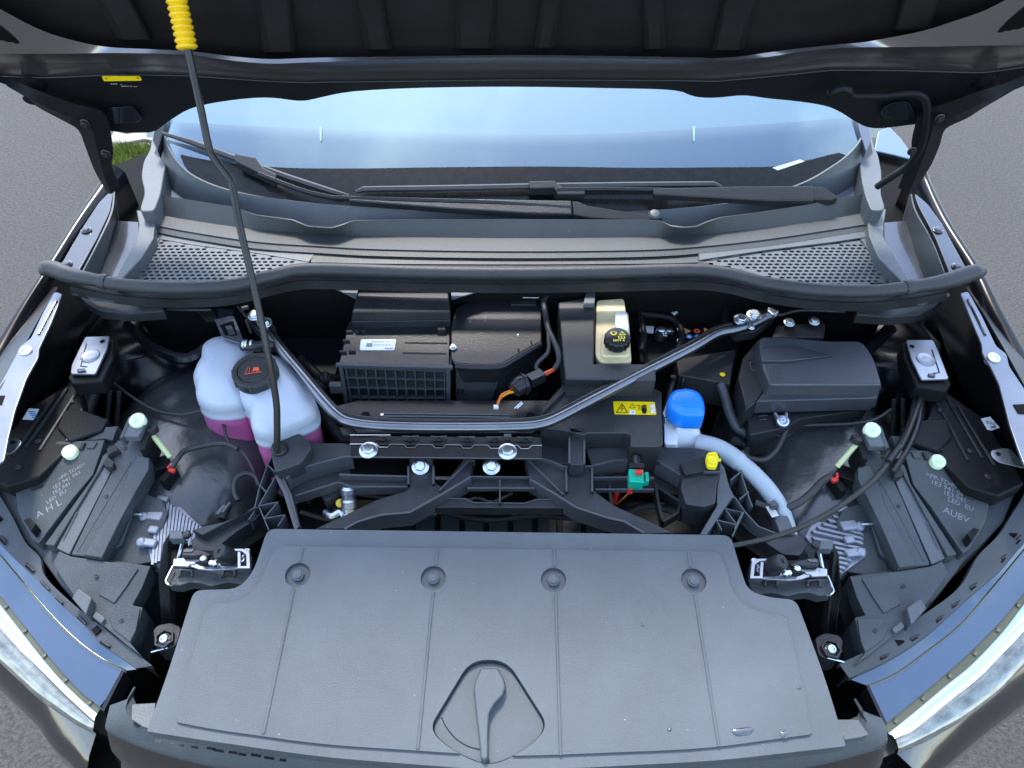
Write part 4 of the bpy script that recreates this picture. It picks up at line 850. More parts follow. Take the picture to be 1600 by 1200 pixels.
# ------------------------------------------------------------------ hood latches
def latch(s):
    who = 'prop rod side' if s < 0 else 'fuse box side'
    S = lambda q: side(q, s)
    dxy = (lambda p: p) if s < 0 else (lambda p: (p[0] + 0, p[1] + 0))
    tray = [(266, 887), (300, 889), (392, 893), (388, 906), (378, 913), (356, 910), (343, 913), (330, 916), (312, 911), (296, 910), (280, 915), (262, 913), (260, 905)]
    o = part(MB(plasg).plate(PP(S(tray), .915), .02), 'hood_latch', 'metal hood latch on a grey black tray, ' + who, bevel=.0015)
    part(MB(plasd).plate(PP(S([(266, 856), (392, 862), (392, 890), (266, 888)]), .915), .03), 'latch_tray', None, o, bevel=.0015)
    for a in (283, 350):
        part(MB(plasl).plate(PP(S([(a - 4, 888), (a + 17, 889), (a + 18, 899), (a + 15, 899), (a + 14, 892), (a, 891), (a - 1, 899), (a - 4, 899)]), .9185), .006), 'tray_clip', None, o, bevel=.0006)
        part(MB(plas).plate(PP(S([(a + 2, 892), (a + 13, 893), (a + 18, 902), (a + 6, 899), (a - 6, 903)]), .9165), .006), 'tray_web', None, o, bevel=.0012)
    part(MB(plateb).plate(PP(S([(270, 884), (271, 873), (287, 871), (290, 874), (310, 873), (312, 876), (306, 877), (304, 881), (296, 882), (294, 885)]), .938), .004), 'latch_plate', 'pale metal latch plate', o, bevel=.0008)
    part(MB(plateb).plate(PP(S([(296, 884), (306, 880), (314, 884), (328, 885), (333, 880), (343, 879), (346, 884), (370, 885), (373, 889), (328, 891), (310, 889)]), .936), .004), 'latch_bar', None, o, bevel=.0008)
    hk = [(362, 857), (380, 857), (390, 863), (391, 888), (370, 888), (371, 884), (385, 884), (384, 866), (377, 861), (363, 861)]
    part(MB(plateb).plate(PP(S(hk), .948), .012), 'latch_hook', None, o, bevel=.0008)
    part(MB(plateb).plate(PP(S([(371, 862), (376, 862), (376, 886), (371, 886)]), .947), .01), 'latch_hook', None, o, bevel=.0006)
    part(MB(steel).tube(cr([P(*S([q])[0], .94) for q in ((378, 878), (381, 874), (379, 870), (382, 867))], 3), .0016, 6), 'latch_spring', None, o)
    part(MB(satin).plate(PP(S([(285, 858), (292, 855), (318, 860), (330, 866), (326, 869), (316, 867), (300, 869), (284, 868)]), .947), .006), 'latch_lever', None, o, bevel=.0015)
    part(MB(panelp).plate(PP(S([(288, 858), (304, 857), (300, 862), (286, 863)]), .9485), .002), 'lever_edge', None, o, bevel=.0006)
    part(MB(plasd).plate(PP(S([(312, 868), (326, 869), (324, 880), (314, 880)]), .946), .01), 'latch_pawl', None, o, bevel=.001)
    part(MB(steel).tube([P(*S([(283, 850)])[0], .95), P(*S([(277, 872)])[0], .945)], .0011, 6), 'latch_wire', None, o)
    for q, r_ in (((330, 879), .0038), ((386, 861), .0042), ((315, 873), .0026)):
        q = S([q])[0]; part(MB(alu).lathe(P(q[0], q[1], .944), (0, 0, 1), [(r_, -.003), (r_, .001), (r_ * .7, .002), (0, .002)], 14), 'latch_rivet', None, o)
    part(MB(plasl).tube(cr([P(*S([(q)])[0], .925) for q in ((270, 886), (264, 897), (260, 907), (263, 914), (270, 915))], 4), .001, 6), 'tray_edge', None, o)
    a, c = S([(342, 861), (366, 873)]); pa = P(a[0], a[1], .962); pc = P(c[0], c[1], .935)
    ax = (pa - pc).normalized(); L_ = (pa - pc).length
    part(MB(plas).lathe(pc, ax, [(.0095, 0), (.0115, L_ * .3), (.0115, L_ * .85), (.0102, L_), (.003, L_), (.003, L_ - .002), (0, L_ - .002)], 24), 'latch_buffer', 'grey black rubber plug', o, smooth=40, bevel=.0006)
    for q in ((318, 873), (385, 862), (336, 880)):
        q = S([q])[0]; part(MB(steel).lathe(P(q[0], q[1], .944), (0, 0, 1), [(.0045, -.003), (.0045, .002), (.003, .003), (0, .003)], 14), 'latch_rivet', None, o)
    part(MB(steel).tube([P(*S([(288, 846)])[0], .93), P(*S([(280, 868)])[0], .94)], .0015, 6), 'latch_spring', None, o)
    part(MB(steel).tube(cr([P(*S([(q)])[0], .925) for q in ((270, 884), (264, 896), (259, 908), (264, 914))], 4), .0014, 6), 'latch_wire', None, o)
    # black upright guard beside the latch
    b = MB(plas); T = PP(S([(253, 850), (266, 828), (284, 829), (286, 842), (262, 846), (262, 880), (266, 950, .86), (262, 985, .80), (250, 985, .80), (248, 900)]), .93); b.plate(T, .03); g = part(b, 'latch_guard', 'black upright guard beside the latch', bevel=.003)
    part(MB(plasl).plate(PP(S([(264, 829), (284, 828), (287, 841), (264, 842)]), .945), .016), 'guard_cap', None, g, bevel=.002)
    c = S([(293, 837)])[0]; part(MB(satin).lathe(P(c[0], c[1], .94), (0, 0, 1), [(.006, 0), (.006, .005), (.004, .007), (0, .007)], 14), 'guard_screw', None, g)
    # hex socket beside the cover
    c = S([(258, 1000)])[0]; z0 = .86
    T = [(238, 985), (246, 976), (268, 972), (284, 980), (276, 1008), (262, 1014), (243, 1014)]
    m_ = part(MB(plas).plate(PP(rnd(S(T), 5, 2), z0), .04), 'side_mount', 'black side mount with a sunken hexagon nut, ' + who, bevel=.002)
    pc = P(c[0], c[1], z0 + .001); b = MB(satin); ro = [(.0145, 0), (.0145, .006), (.0115, .006), (.0105, .001), (0, .001)]; b.lathe(pc, (0, 0, 1), ro, 6); part(b, 'mount_socket', None, m_, bevel=.0008)
    b = MB(steel); b.lathe(pc + Vector((0, 0, .001)), (0, -.2, 1), [(.0085, 0), (.0085, .002), (.006, .004), (.0055, .0065), (.0035, .007), (.0025, .005), (0, .005)], 20); part(b, 'mount_nut', None, m_)
    part(MB(steel).tube([P(*S([(236, 1019)])[0], .86), P(*S([(262, 1012)])[0], .862)], .0011, 6), 'mount_edge', None, m_)
    part(MB(plas).box(P(*S([(250, 930)])[0], .72), (.03, .12, .2)), 'side_post', None, bevel=.004)
latch(-1); latch(1)
# ------------------------------------------------------------------ coolant tank
def tank():
    z = .97
    l1 = [(313, 560), (316, 540), (330, 528), (350, 523), (372, 524), (385, 534), (395, 546), (388, 575), (380, 622), (358, 632), (325, 632), (306, 622), (304, 608), (300, 590), (305, 574)]
    l2 = [(366, 590), (372, 562), (398, 550), (420, 550), (445, 560), (468, 582), (486, 605), (494, 632), (486, 648), (450, 664), (415, 676), (392, 668), (388, 640), (374, 622)]
    def lobe(q, z, depth):
        pts_ = cr([(p[0], p[1], 0) for p in q], 4, True); T = [P(p.x, p.y, z) for p in pts_]; c = sum(T, Vector()) / len(T)
        rows = []
        for k, dz in ((.0, .020), (.35, .020), (.62, .017), (.82, .010), (.94, .002), (.98, -.008), (.995, -.02), (.965, -.025), (1.008, -.032), (1.012, -.038), (.975, -.041)):
            rows.append([c + (p - c) * max(k, .01) + Vector((0, 0, dz)) for p in T])
        lower = [rows[-1], [c + (p - c) * .975 + Vector((0, -.004, -.06)) for p in T], [c + (p - c) * .96 + Vector((0, -.006, -.11)) for p in T], [c + (p - c) * .9 + Vector((0, -.006, -.18)) for p in T]]
        return rows, lower
    b = MB(milk); r1, w1 = lobe(l1, z, 0); r2, w2 = lobe(l2, z + .004, 0); b.loft(r1, True); b.loft(r2, True)
    b.use(milk); o = part(b, 'coolant_tank', 'milky white coolant expansion tank with two lobes and pink liquid', smooth=80)
    b = MB(pink); b.loft(w1, True); b.loft(w2, True); part(b, 'coolant', 'tank wall pink from the liquid behind it', o, smooth=80)
    # rounded bridge
    b = MB(milk); b.tube(cr([P(340, 600, z - .01), P(370, 596, z - .006), P(400, 600, z - .008)], 4), .024, 16); part(b, 'tank_bridge', None, o, smooth=80)
    pc = P(399, 582, z + .036); b = MB(plas)
    b.lathe(pc, (0, -.12, 1), [(.033, -.012), (.036, -.01), (.036, .006), (.033, .009), (.0275, .009), (.026, .006), (.0255, .0075), (.0, .0085)], 48)
    cp = part(b, 'tank_cap', 'black screw cap with a red warning symbol', o, smooth=35)
    for k in range(16):
        a = 2 * math.pi * k / 16; part(MB(plasg).box(pc + Vector((math.cos(a) * .0358, math.sin(a) * .0358, -.001)), (.004, .003, .012), Matrix.Rotation(a, 3, 'Z')), 'cap_knurl', None, o) if k % 2 == 0 else None
    b = MB(redink); pz = pc + Vector((0, -.002, .0092)); u, v = Vector((1, .12, 0)), Vector((-.12, 1, .12))
    for dx in (-.007, -.001, .005): b.tube(cr([pz + u * (dx + .001 * math.sin(t)) + v * (.003 * t - .005) for t in range(4)], 3), .0006, 5)
    b.plate([pz + u * x + v * y for x, y in ((-.002, -.003), (.009, -.003), (.007, .004), (.000, .004))], .0004); b.tube([pz + u * -.013 + v * -.008, pz + u * -.009 + v * .006], .0005, 5); b.tube([pz + u * -.013 + v * -.008, pz + u * .012 + v * -.006], .0005, 5)
    part(b, 'cap_symbol', None, o)
    # white bracket behind
    fr = [(335, 499), (364, 493), (367, 498), (380, 530), (374, 536), (349, 528), (346, 524)]
    f = part(MB(panels).plate(PP(fr, 1.0), .003), 'tank_bracket', 'pale bracket frame behind the tank', bevel=.0006)
    part(MB(dark).plate(PP([(343, 508), (364, 501), (371, 524), (352, 524)], 1.001), .001), 'bracket_window', None, f)
    part(MB(panels).plate(PP([(352, 510), (361, 508), (368, 521), (358, 523)], 1.002), .001), 'bracket_tongue', None, f)
    sweep([(378, 540, 1.0), (400, 541, 1.002), (420, 540, 1.0), (436, 545, .98)], .009, satin, 'tank_hose', 'short black hose on the tank')
    for x in (381, 385, 393): part(MB(steel).lathe(P(x, 538, 1.004), (1, 0, 0), [(.0075, -.002), (.0085, -.001), (.0085, .001), (.0075, .002)], 14), 'hose_clamp', None)
    for i, (p, q) in enumerate((((372, 480), (392, 503)), ((384, 500), (392, 520)))): sweep([(p[0], p[1], 1.0), (q[0], q[1], 1.0)], .0022, rodm, 'fuel_line', None)
tank()

# ------------------------------------------------------------------ strut brace
br = [(400, 500, .99), (412, 512, .992), (424, 527, .994), (450, 560, .996), (480, 596, .998), (510, 632, 1.0), (528, 650, 1.0), (548, 660, 1.0), (600, 666, 1.0), (700, 668, 1.0), (800, 667, 1.0), (840, 664, 1.0), (868, 655, 1.0), (920, 628, 1.0), (1000, 586, 1.0), (1080, 545, 1.0), (1120, 522, .998), (1150, 515, .996), (1172, 508, .994), (1200, 494, .992)]
brace = part(MB(chrome).tube(cr([P(*p) for p in br], 6), .0082, 14, sq=1), 'strut_brace', 'shiny V shaped brace bar across the bay', smooth=70)
part(MB(satin).tube(cr([P(p[0], p[1] - 9, p[2] - .006) for p in br], 6), .0052, 10), 'brace_flange', None, brace, smooth=70)
for p in ((1158, 500), (1178, 493), (1174, 511)): bolt(*p, 1.0, .0085 if p[0] != 1174 else .004, 'zinc bolt on the brace end', brace)
for p in ((398, 493), (414, 505)): bolt(*p, 1.0, .008, None, brace)
part(MB(plas).plate(PP(rnd([(380, 490), (405, 484), (432, 512), (424, 524), (400, 515)], 6, 3), .99), .02), 'brace_foot', None, brace, bevel=.002)
part(MB(plas).plate(PP(rnd([(1140, 505), (1170, 486), (1195, 480), (1214, 492), (1180, 518), (1150, 522)], 6, 3), .985), .02), 'brace_foot', None, brace, bevel=.002)

# ------------------------------------------------------------------ air box / climate housing
def box_px(m, top, z0, z1, name, label, parent=None, taper=0, bevel=.003, **k):
    T = PP(top, z0); B_ = [p + Vector((0, -taper if i in k.get('front', ()) else 0, z1 - z0)) for i, p in enumerate(T)]; k.pop('front', None)
    return part(MB(m).frus(T, B_), name, label, parent, bevel=bevel, **k)
ab = box_px(plas, [(562, 450), (700, 450), (704, 500), (548, 502)], 1.0, .92, 'air_box', 'black air box under the bulkhead')
part(MB(plas).frus(PP([(562, 448), (700, 448), (704, 487), (550, 487)], 1.02), [p for p in PP([(562, 450), (700, 450), (704, 501), (549, 502)], 1.0)]), 'air_box_hood', 'folded top of the air box', ab, bevel=.0025)
for q in ([(522, 450), (560, 450), (556, 466)], [(704, 449), (770, 449), (706, 467)]): part(MB(plasl).plate(PP(q, 1.024), .002), 'bulkhead_tongue', None)
mid = part(MB(satin).plate(PP([(545, 502), (704, 500), (702, 575), (529, 568)], .985), .05), 'air_box_body', 'flat middle of the air box', ab, bevel=.002)
for x0, x1, y, dz in ((633, 699, 536, 0), (629, 697, 552, 0)): part(MB(plas).tube([P(x0, y, .985), P(x1, y + 1, .985)], .0018, 6), 'body_bead', None, ab)
for i, (x, y) in enumerate(((546, 519), (560, 518), (541, 533), (536, 550), (550, 549), (566, 518))): part(MB(plas).box(P(x, y, .987), (.012, .004, .006)), 'body_clip', None, ab, bevel=.001)
part(MB(plas).box(P(690, 515, .99), (.014, .010, .01)), 'body_clip', None, ab, bevel=.001)
# ribbed front
def pt3(u, v):      # ribbed face, u 0..1 across, v 0..1 down
    a, b_, c, d = P(529, 569, .985), P(704, 575, .985), PY(704, 636, P(704, 575, .985).y - .012), PY(540, 636, P(540, 569, .985).y - .012)
    return (a.lerp(b_, u)).lerp(d.lerp(c, u), v)
b = MB(plas); fc = [pt3(0, 0), pt3(1, 0), pt3(1, 1), pt3(0, 1)]; nf = (fc[1] - fc[0]).cross(fc[3] - fc[0]).normalized(); nf = nf if nf.y < 0 else -nf
b.plate([p - nf * .001 for p in fc], 0, -nf * .03); part(b, 'ribbed_front', 'front wall of the air box', ab)
def strip(b, p, q, w_, h_):
    d = (q - p).normalized(); s_ = d.cross(nf).normalized() * w_
    b.plate([p - s_ + nf * h_, q - s_ + nf * h_, q + s_ + nf * h_, p + s_ + nf * h_], 0, -nf * (h_ + .002))
for i in range(11): b = MB(plasg); u_ = .07 + .088 * i; strip(b, pt3(u_, .02), pt3(u_, .96), .001, .007); part(b, 'rib', None, ab)
for v_ in (.03, .25, .48, .72, .95): b = MB(plasg); strip(b, pt3(.05, v_), pt3(.98, v_), .001, .0065); part(b, 'rib', None, ab)
for u0, u1 in ((.0, .05), (.965, 1.0)): b = MB(plasg); strip(b, pt3((u0 + u1) / 2, 0), pt3((u0 + u1) / 2, 1), .0035, .007); part(b, 'rib', None, ab, bevel=.001)
b = MB(plasg); b.box(pt3(-.05, .5) + nf * .004, (.022, .012, .02)); b.box(pt3(-.09, .48), (.008, .008, .01)); part(b, 'side_catch', None, ab, bevel=.002)
b = MB(plasg); strip(b, pt3(-.02, 0), pt3(1.02, -.03), .0028, .006); part(b, 'rib', None, ab, bevel=.001)
# sticker with print
b = MB(stick); T = rnd([(564, 530), (619, 530), (616, 547), (562, 547)], 2, 2); b.plate(PP(T, .9862), .0006); b.use(greyink)
for k, t in enumerate(('5QM 820 159  A', '12024 0518 001')): b.text(t, P(598, 534 + k * 5, .9868), X, Y, .0055)
b.use(ink); b.text('VALEO', P(608, 544.5, .9868), X, Y, .005, True); b.use(greyink); b.box(P(577, 539, .9866), (.010, .009, .0004)); part(b, 'air_box_sticker', 'white printed sticker', ab)
# right hand blower housing
hz = .99
T = rnd([(704, 510, 6), (712, 480, 6), (770, 452, 8), (846, 452, 4), (847, 535, 6), (820, 552, 10), (786, 574, 12), (716, 574, 10), (704, 560, 4)], 6, 3)
bh = part(MB(satin).plate(PP(T, hz), .14), 'blower_housing', 'smooth dark housing with rounded shoulders', bevel=.006, seg=3)
e = [P(x, y, hz - .003) for x, y in ((712, 572), (742, 574), (782, 573), (800, 564), (822, 551), (845, 538))]
part(MB(satin).tube(cr(e, 4), .006, 10), 'housing_roll', None, bh, smooth=60)
for k in (0, 1): part(MB(plas).tube([P(810 + k * 20, 545 - 12 * k, hz + .003), P(812 + k * 20, 564 - 12 * k, hz - .01)], .0018, 6), 'roll_band', None, bh)
b = MB(greyink)
for i, (x, y, t) in enumerate(((735, 500, 'AUC'), (758, 498, '21/41'), (732, 541, 'PP-TD'), (744, 542, 'H'), (757, 540, '1S1-A'), (752, 520, '8'))): b.text(t, P(x, y, hz + .0006), Vector((.05, 1, 0)), Vector((-1, .05, 0)), .007)
part(b, 'moulded_lettering', None, bh)
for p in ((708, 543), (727, 466)): part(bolt_mb(P(*p, hz + .002), .0042, .005), 'housing_screw', None, bh)
part(MB(steel).lathe(P(809, 523, hz), (0, 0, 1), [(.002, 0), (.0015, .001), (0, .001)], 8), 'drop', None, bh)
part(MB(plas).plate(PP([(798, 467), (841, 466), (838, 476), (798, 476)], hz + .004), .004), 'housing_tab', None, bh, bevel=.001)
b = MB(dark); q = [P(719 + i * 0, 598, .93) for i in range(2)]
for a, c in (((716, 598), (716, 616)), ((723, 598), (723, 616)), ((712, 605), (728, 604)), ((711, 616), (728, 616))): b.tube([P(*a, .94), P(*c, .94)], .0012, 5)
b.use(plasg); part(b, 'housing_rib', None, bh)
T2 = [P(712, 573, hz - .004), P(790, 573, hz - .004), P(800, 566, hz - .004), P(846, 540, hz - .004)]; B2_ = [PY(712, 628, T2[0].y - .012), PY(768, 626, T2[1].y - .012), PY(776, 590, T2[2].y + .0), PY(800, 580, T2[3].y - .004)]
part(MB(trimm).plate(T2[:2] + B2_[:2][::-1], 0, (0, .02, -.01)), 'housing_front', 'added slanted front of the blower housing, paler to look skylit', bh, bevel=.002)  # added plate, slanted and lighter so the front reads skylit
# tray under the air box
tr = part(MB(satin).plate(PP([(515, 636), (560, 625), (860, 625), (905, 640), (830, 676), (560, 676)], .945), .02), 'cross_tray', 'flat black tray behind the brace', bevel=.002)
for c in ((571, 649), (829, 650)): part(MB(dark).lathe(P(*c, .946), (0, 0, 1), [(.0075, 0), (.0075, .0008), (.0, .0009)], 6 if c[0] > 700 else 16), 'tray_hole', None, tr)
part(MB(plasl).tube([P(597, 646, .946), P(797, 648, .946)], .0014, 6), 'tray_bead', None, tr); part(MB(plasl).tube([P(597, 650, .946), P(797, 652, .946)], .0014, 6), 'tray_bead', None, tr)
part(MB(steel).lathe(P(597, 648, .946), (0, 0, 1), [(.003, 0), (.003, .001), (0, .001)], 12), 'tray_bead', None, tr)
# connector and its wires
a, c = P(806, 600, .99), P(846, 588, 1.0)
b = MB(satin); b.tube([P(803, 610, .985), P(812, 602, .987), P(826, 597, .99)], [.013, .0165, .0155], 14); b.tube([P(826, 596, .99), P(848, 586, .99)], .0125, 4, sq=1.2); b.tube([P(817, 600, .989), P(820, 599, .989)], .019, 14); cn = part(b, 'blower_connector', 'black round connector beside the blower', bevel=.001)
sweep([(848, 588, .992), (858, 583, .992), (866, 578, .99)], .0022, red, 'red_wire', None); sweep([(848, 584, .994), (857, 580, .994), (866, 576, .99)], .0022, orange, 'orange_wire', None)
sweep([(866, 577, .99), (873, 566, .995), (872, 550, 1.0), (864, 530, 1.0), (857, 515, 1.0), (853, 495, 1.0), (850, 470, 1.0), (862, 455, 1.0)], .005, rubber, 'loom', 'taped cable running up beside the trim box')
sweep([(848, 584, .985), (838, 575, .99), (842, 565, .99), (856, 550, 1.0), (857, 530, 1.0), (856, 515, 1.0)], .0035, rubber, 'loom', None)
sweep([(777, 632, .96), (782, 622, .965), (792, 615, .97), (803, 612, .98)], .0022, orangew, 'yellow_wire', None); sweep([(778, 631, .965), (784, 617, .97), (796, 611, .975), (803, 608, .98)], .002, orange, 'orange_wire', None)
part(MB(white).box(P(775, 636, .96), (.008, .006, .006)), 'white_plug', None, bevel=.001)
for q in (((804, 638), (815, 628)), ((808, 638), (817, 630))): sweep([(q[0][0], q[0][1], .955), (q[1][0], q[1][1], .96)], .0012, stick, 'wire_tie', None)
# orange high voltage cable
sweep([(768, 449, .98), (790, 454, .985), (800, 455, .985)], .007, orange, 'orange_cable', 'orange cable at the bulkhead'); sweep([(838, 449, .985), (858, 450, .985), (868, 462, .985), (878, 471, .98)], .0055, orange, 'orange_cable', None)
b = MB(stick); b.plate(PP([(798, 449), (836, 450), (842, 465), (818, 465), (802, 458)], 1.0), .001); b.use(ink); b.box(P(822, 460, 1.0006), (.007, .006, .0005)); part(b, 'cable_label', 'white folded label on the orange cable')
part(MB(plasl).plate(PP([(920, 450), (931, 450), (928, 479), (911, 479), (914, 464)], 1.012), .002), 'trim_clip', None)

# ------------------------------------------------------------------ trim box, brake fluid tank
tq = [(872, 472), (930, 462), (930, 480), (928, 568), (1025, 568), (1025, 594), (884, 592), (880, 560)]
tb = part(MB(trimm).plate(PP(tq, 1.005), .07), 'trim_box', 'matte black trim round the brake fluid tank', bevel=.003)
part(MB(trimm).plate(PP([(843, 640), (883, 596), (1008, 597), (1022, 606), (1034, 612), (1036, 694), (1028, 698), (990, 698), (880, 672), (846, 668)], .965), .08), 'lower_trim', 'matte black lower trim with a square opening', tb, bevel=.0025)
lt = [o for o in bpy.data.objects if o.name == 'lower_trim'][0]
cut(lt, [MB(plas).plate(PP(rnd([(916, 654), (989, 654), (989, 690), (916, 690)], 8, 4), 1.0), .3)])
part(MB(plas).plate(PP([(845, 638), (882, 600), (888, 606), (848, 645)], .972), .02), 'trim_edge', None, tb, bevel=.001)
b = MB(ystick); b.plate(PP(rnd([(958, 627), (1023, 628), (1026, 648), (960, 647)], 2, 2), .9662), .0006)
b.use(ink); z_ = .967
def tri_line(b, x, y, r_, w_=.0006):
    q = [P(x - r_, y + r_ * .75, z_), P(x, y - r_ * .8, z_), P(x + r_, y + r_ * .75, z_)]
    for i in range(3): b.tube([q[i], q[(i + 1) % 3]], w_, 5)
tri_line(b, 972, 638, 9); b.tube([P(973, 634, z_), P(970, 638.5, z_), P(974, 638, z_), P(971, 642, z_)], .0005, 5); tri_line(b, 988, 634, 4.5, .0004)
b.tube(cr([P(994, 633, z_), P(1000, 634, z_), (P(998, 639, z_)), P(1001, 640, z_)], 3), .0005, 5)
for i in range(4): b.tube([P(1003 + i * 2, 640, z_), P(1003.5 + i * 2, 632 + abs(i - 1.5), z_)], .0008, 5)
b.plate(PP(rnd([(1002, 638), (1011, 638), (1010, 646), (1004, 646)], 2, 2), z_), .0004)
b.use(stick); b.plate(PP([(984, 641), (993, 641), (993, 647), (984, 647)], z_), .0003); b.plate(PP([(1016, 632), (1022, 632), (1023, 645), (1017, 645)], z_), .0003)
b.use(blueink); b.text('III', P(989, 644, z_ + .0004), X, Y, .005); b.text('!!', P(1019, 638, z_ + .0004), Y, -X, .006)
part(b, 'warning_sticker', 'yellow high voltage warning sticker with a crossed hand', tb)
bf = [(932, 469, 5), (975, 466, 5), (978, 487, 3), (982, 490, 3), (987, 566, 5), (938, 567, 8), (930, 555, 6)]
bt = part(MB(beige).plate(PP(rnd(bf, 4, 3), 1.0), .07), 'brake_fluid_tank', 'yellowed brake fluid tank with a black cap', bevel=.004, seg=3)
part(MB(white).plate(PP(rnd([(961, 487), (980, 488), (983, 515), (962, 512)], 4, 3), 1.012), .02), 'tank_neck', 'paler raised step', bt, bevel=.004, seg=3)
part(MB(beige).plate(PP(rnd([(940, 520), (984, 520), (986, 556), (938, 556)], 6, 3), 1.006), .02), 'tank_shoulder', None, bt, bevel=.004, seg=3)
pc = P(965, 526, 1.034); b = MB(satin); b.lathe(pc, (0, -.1, 1), [(.0195, -.018), (.0205, -.016), (.0205, -.002), (.0195, 0), (.018, .0006), (.0, .0006)], 40); cp = part(b, 'brake_cap', 'black cap with yellow symbols', bt, smooth=35, bevel=.0006)
for k in range(14):
    a = 2 * math.pi * k / 14; part(MB(satin).box(pc + Vector((math.cos(a) * .0205, math.sin(a) * .0205, -.009)), (.0025, .003, .013), Matrix.Rotation(a, 3, 'Z')), 'cap_knurl', None, bt)
b = MB(ystick); pz = pc + Vector((0, 0, .0016)); b.lathe(pz + Vector((-.006, .007, 0)), (0, 0, 1), [(.0055, 0), (0, .0002)], 20); b.use(ink); b.lathe(pz + Vector((-.006, .007, .0003)), (0, 0, 1), [(.0028, 0), (.0022, 0.0001)], 16)
b.use(yelp); q = [pz + Vector(p) for p in ((.003, .003, 0), (.008, .011, 0), (.013, .003, 0))]
for i in range(3): b.tube([q[i], q[(i + 1) % 3]], .0006, 5)
b.tube([pz + Vector((.008, .008, 0)), pz + Vector((.008, .0052, 0))], .0006, 5)
b.box(pz + Vector((.006, -.003, 0)), (.011, .006, .0004)); b.use(ink); b.box(pz + Vector((.0035, -.003, .0003)), (.0035, .004, .0004)); b.box(pz + Vector((.0085, -.003, .0003)), (.0035, .004, .0004)); b.use(yelp)
b.text('DOT 4', pz + Vector((.001, -.0105, 0)), X, Y, .0062, True); part(b, 'cap_print', None, bt)

# ------------------------------------------------------------------ battery corner
bat = part(MB(plasd).plate(PP([(990, 500), (1120, 500), (1165, 520), (1150, 560), (1000, 565)], .92), .1), 'battery', 'black battery deep in the corner behind the brace', bevel=.004)
b = MB(stick); b.plate(PP(rnd([(1000, 506), (1022, 507), (1021, 521), (1000, 518)], 1, 1), .93), .001); part(b, 'battery_sticker', None, bat)
b = MB(steel); b.lathe(P(1033, 516, .95), (0, 0, 1), [(.009, -.02), (.009, .004), (.006, .006), (0, .006)], 16); b.box(P(1045, 517, .948), (.014, .012, .008)); b.box(P(1039, 524, .945), (.008, .008, .006)); b.lathe(P(1046, 518, .955), (0, 0, 1), [(.005, 0), (.005, .004), (0, .004)], 6); part(b, 'battery_clamp', 'metal battery clamp', bat, bevel=.001)
b = MB(tan); z_ = .935
for x in (1068, 1100): b.plate(PP([(x, 512), (x + 12, 517), (x, 523)] if 1 else [], z_), .0005)
b.use(stick); b.lathe(P(1089, 517, z_), (0, 0, 1), [(.006, 0), (0, .0003)], 16); b.use(redink); b.lathe(P(1089, 517, z_ + .0005), (0, 0, 1), [(.006, 0), (.0048, .0001)], 16); b.plate(PP([(1062, 532), (1066, 526), (1071, 533)], z_), .0005); b.use(stick); b.plate(PP([(1058, 529), (1064, 530), (1063, 534), (1058, 534)], z_ + .0002), .0005); b.lathe(P(1061, 514, z_), (0, 0, 1), [(.004, 0), (0, .0003)], 12)
b.use(blueink)
for x in (1077, 1090): b.lathe(P(x, 526, z_), (0, 0, 1), [(.0062, 0), (0, .0003)], 16)
b.use(stick)
for x in (1077, 1090): b.lathe(P(x, 526, z_ + .0004), (0, 0, 1), [(.003, 0), (.0015, .0001)], 12)
b.use(ink); b.text('X', P(1089, 517, z_ + .0012), X, Y, .007, True); b.text('!', P(1072, 517.5, z_ + .0008), X, Y, .006); b.text('*', P(1104, 517, z_ + .0008), X, Y, .006); part(b, 'battery_warning_print', 'row of warning pictograms', bat)
for c in ([(940, 455), (980, 470), (1010, 480), (1020, 470), (1060, 455), (1100, 458), (1130, 475), (1134, 505)], [(960, 452), (1000, 462), (1040, 465), (1080, 452), (1110, 450)], [(985, 462), (998, 490), (1006, 520), (1003, 548)], [(1000, 490), (1050, 498), (1066, 520), (1060, 545)]):
    sweep([(x, y, .965) for x, y in c], .0055, plasd, 'battery_cable', 'thick black cable in the battery corner')
b = MB(steel); b.tube([P(1050, 492, .96), P(1078, 468, .97)], .006, 8); b.use(steel); b.lathe(P(1086, 470, .965), (0, -.6, 1), [(.008, -.012), (.009, -.006), (.009, .01), (.0075, .014), (0, .014)], 18); b.box(P(1076, 471, .972), (.016, .012, .005)); part(b, 'earth_terminal', 'brass and zinc earth terminal', bevel=.0008)
# relay box with cables in front of it
rb = part(MB(plas).plate(PP([(1056, 560), (1150, 545), (1142, 600), (1060, 586)], .955), .06), 'relay_box', 'low black relay box with a yellow dot', bevel=.003)
b = MB(ystick); b.lathe(P(1129, 585, .956), (0, 0, 1), [(.0048, 0), (0, .0004)], 18); part(b, 'yellow_dot', None, rb)
for (x0, x1, y1) in ((1052, 1036, 650), (1068, 1066, 612), (1088, 1090, 612), (1100, 1096, 620)): sweep([(x0, 588, .95), (x0 - 2, 600, .935), (x1, y1, .90)], .005, satin, 'relay_cable', None)
sweep([(1126, 600, .95), (1133, 620, .94), (1140, 645, .93), (1152, 668, .92), (1166, 680, .91), (1164, 700, .88)], .0085, plasg, 'heater_hose', 'grey black hose beside the fuse box')
for y in (606, 617, 625): sweep([(1058, y, .9), (1090, y + 2, .9), (1118, y + 1, .9)], .0025, plas, 'relay_rail', None)

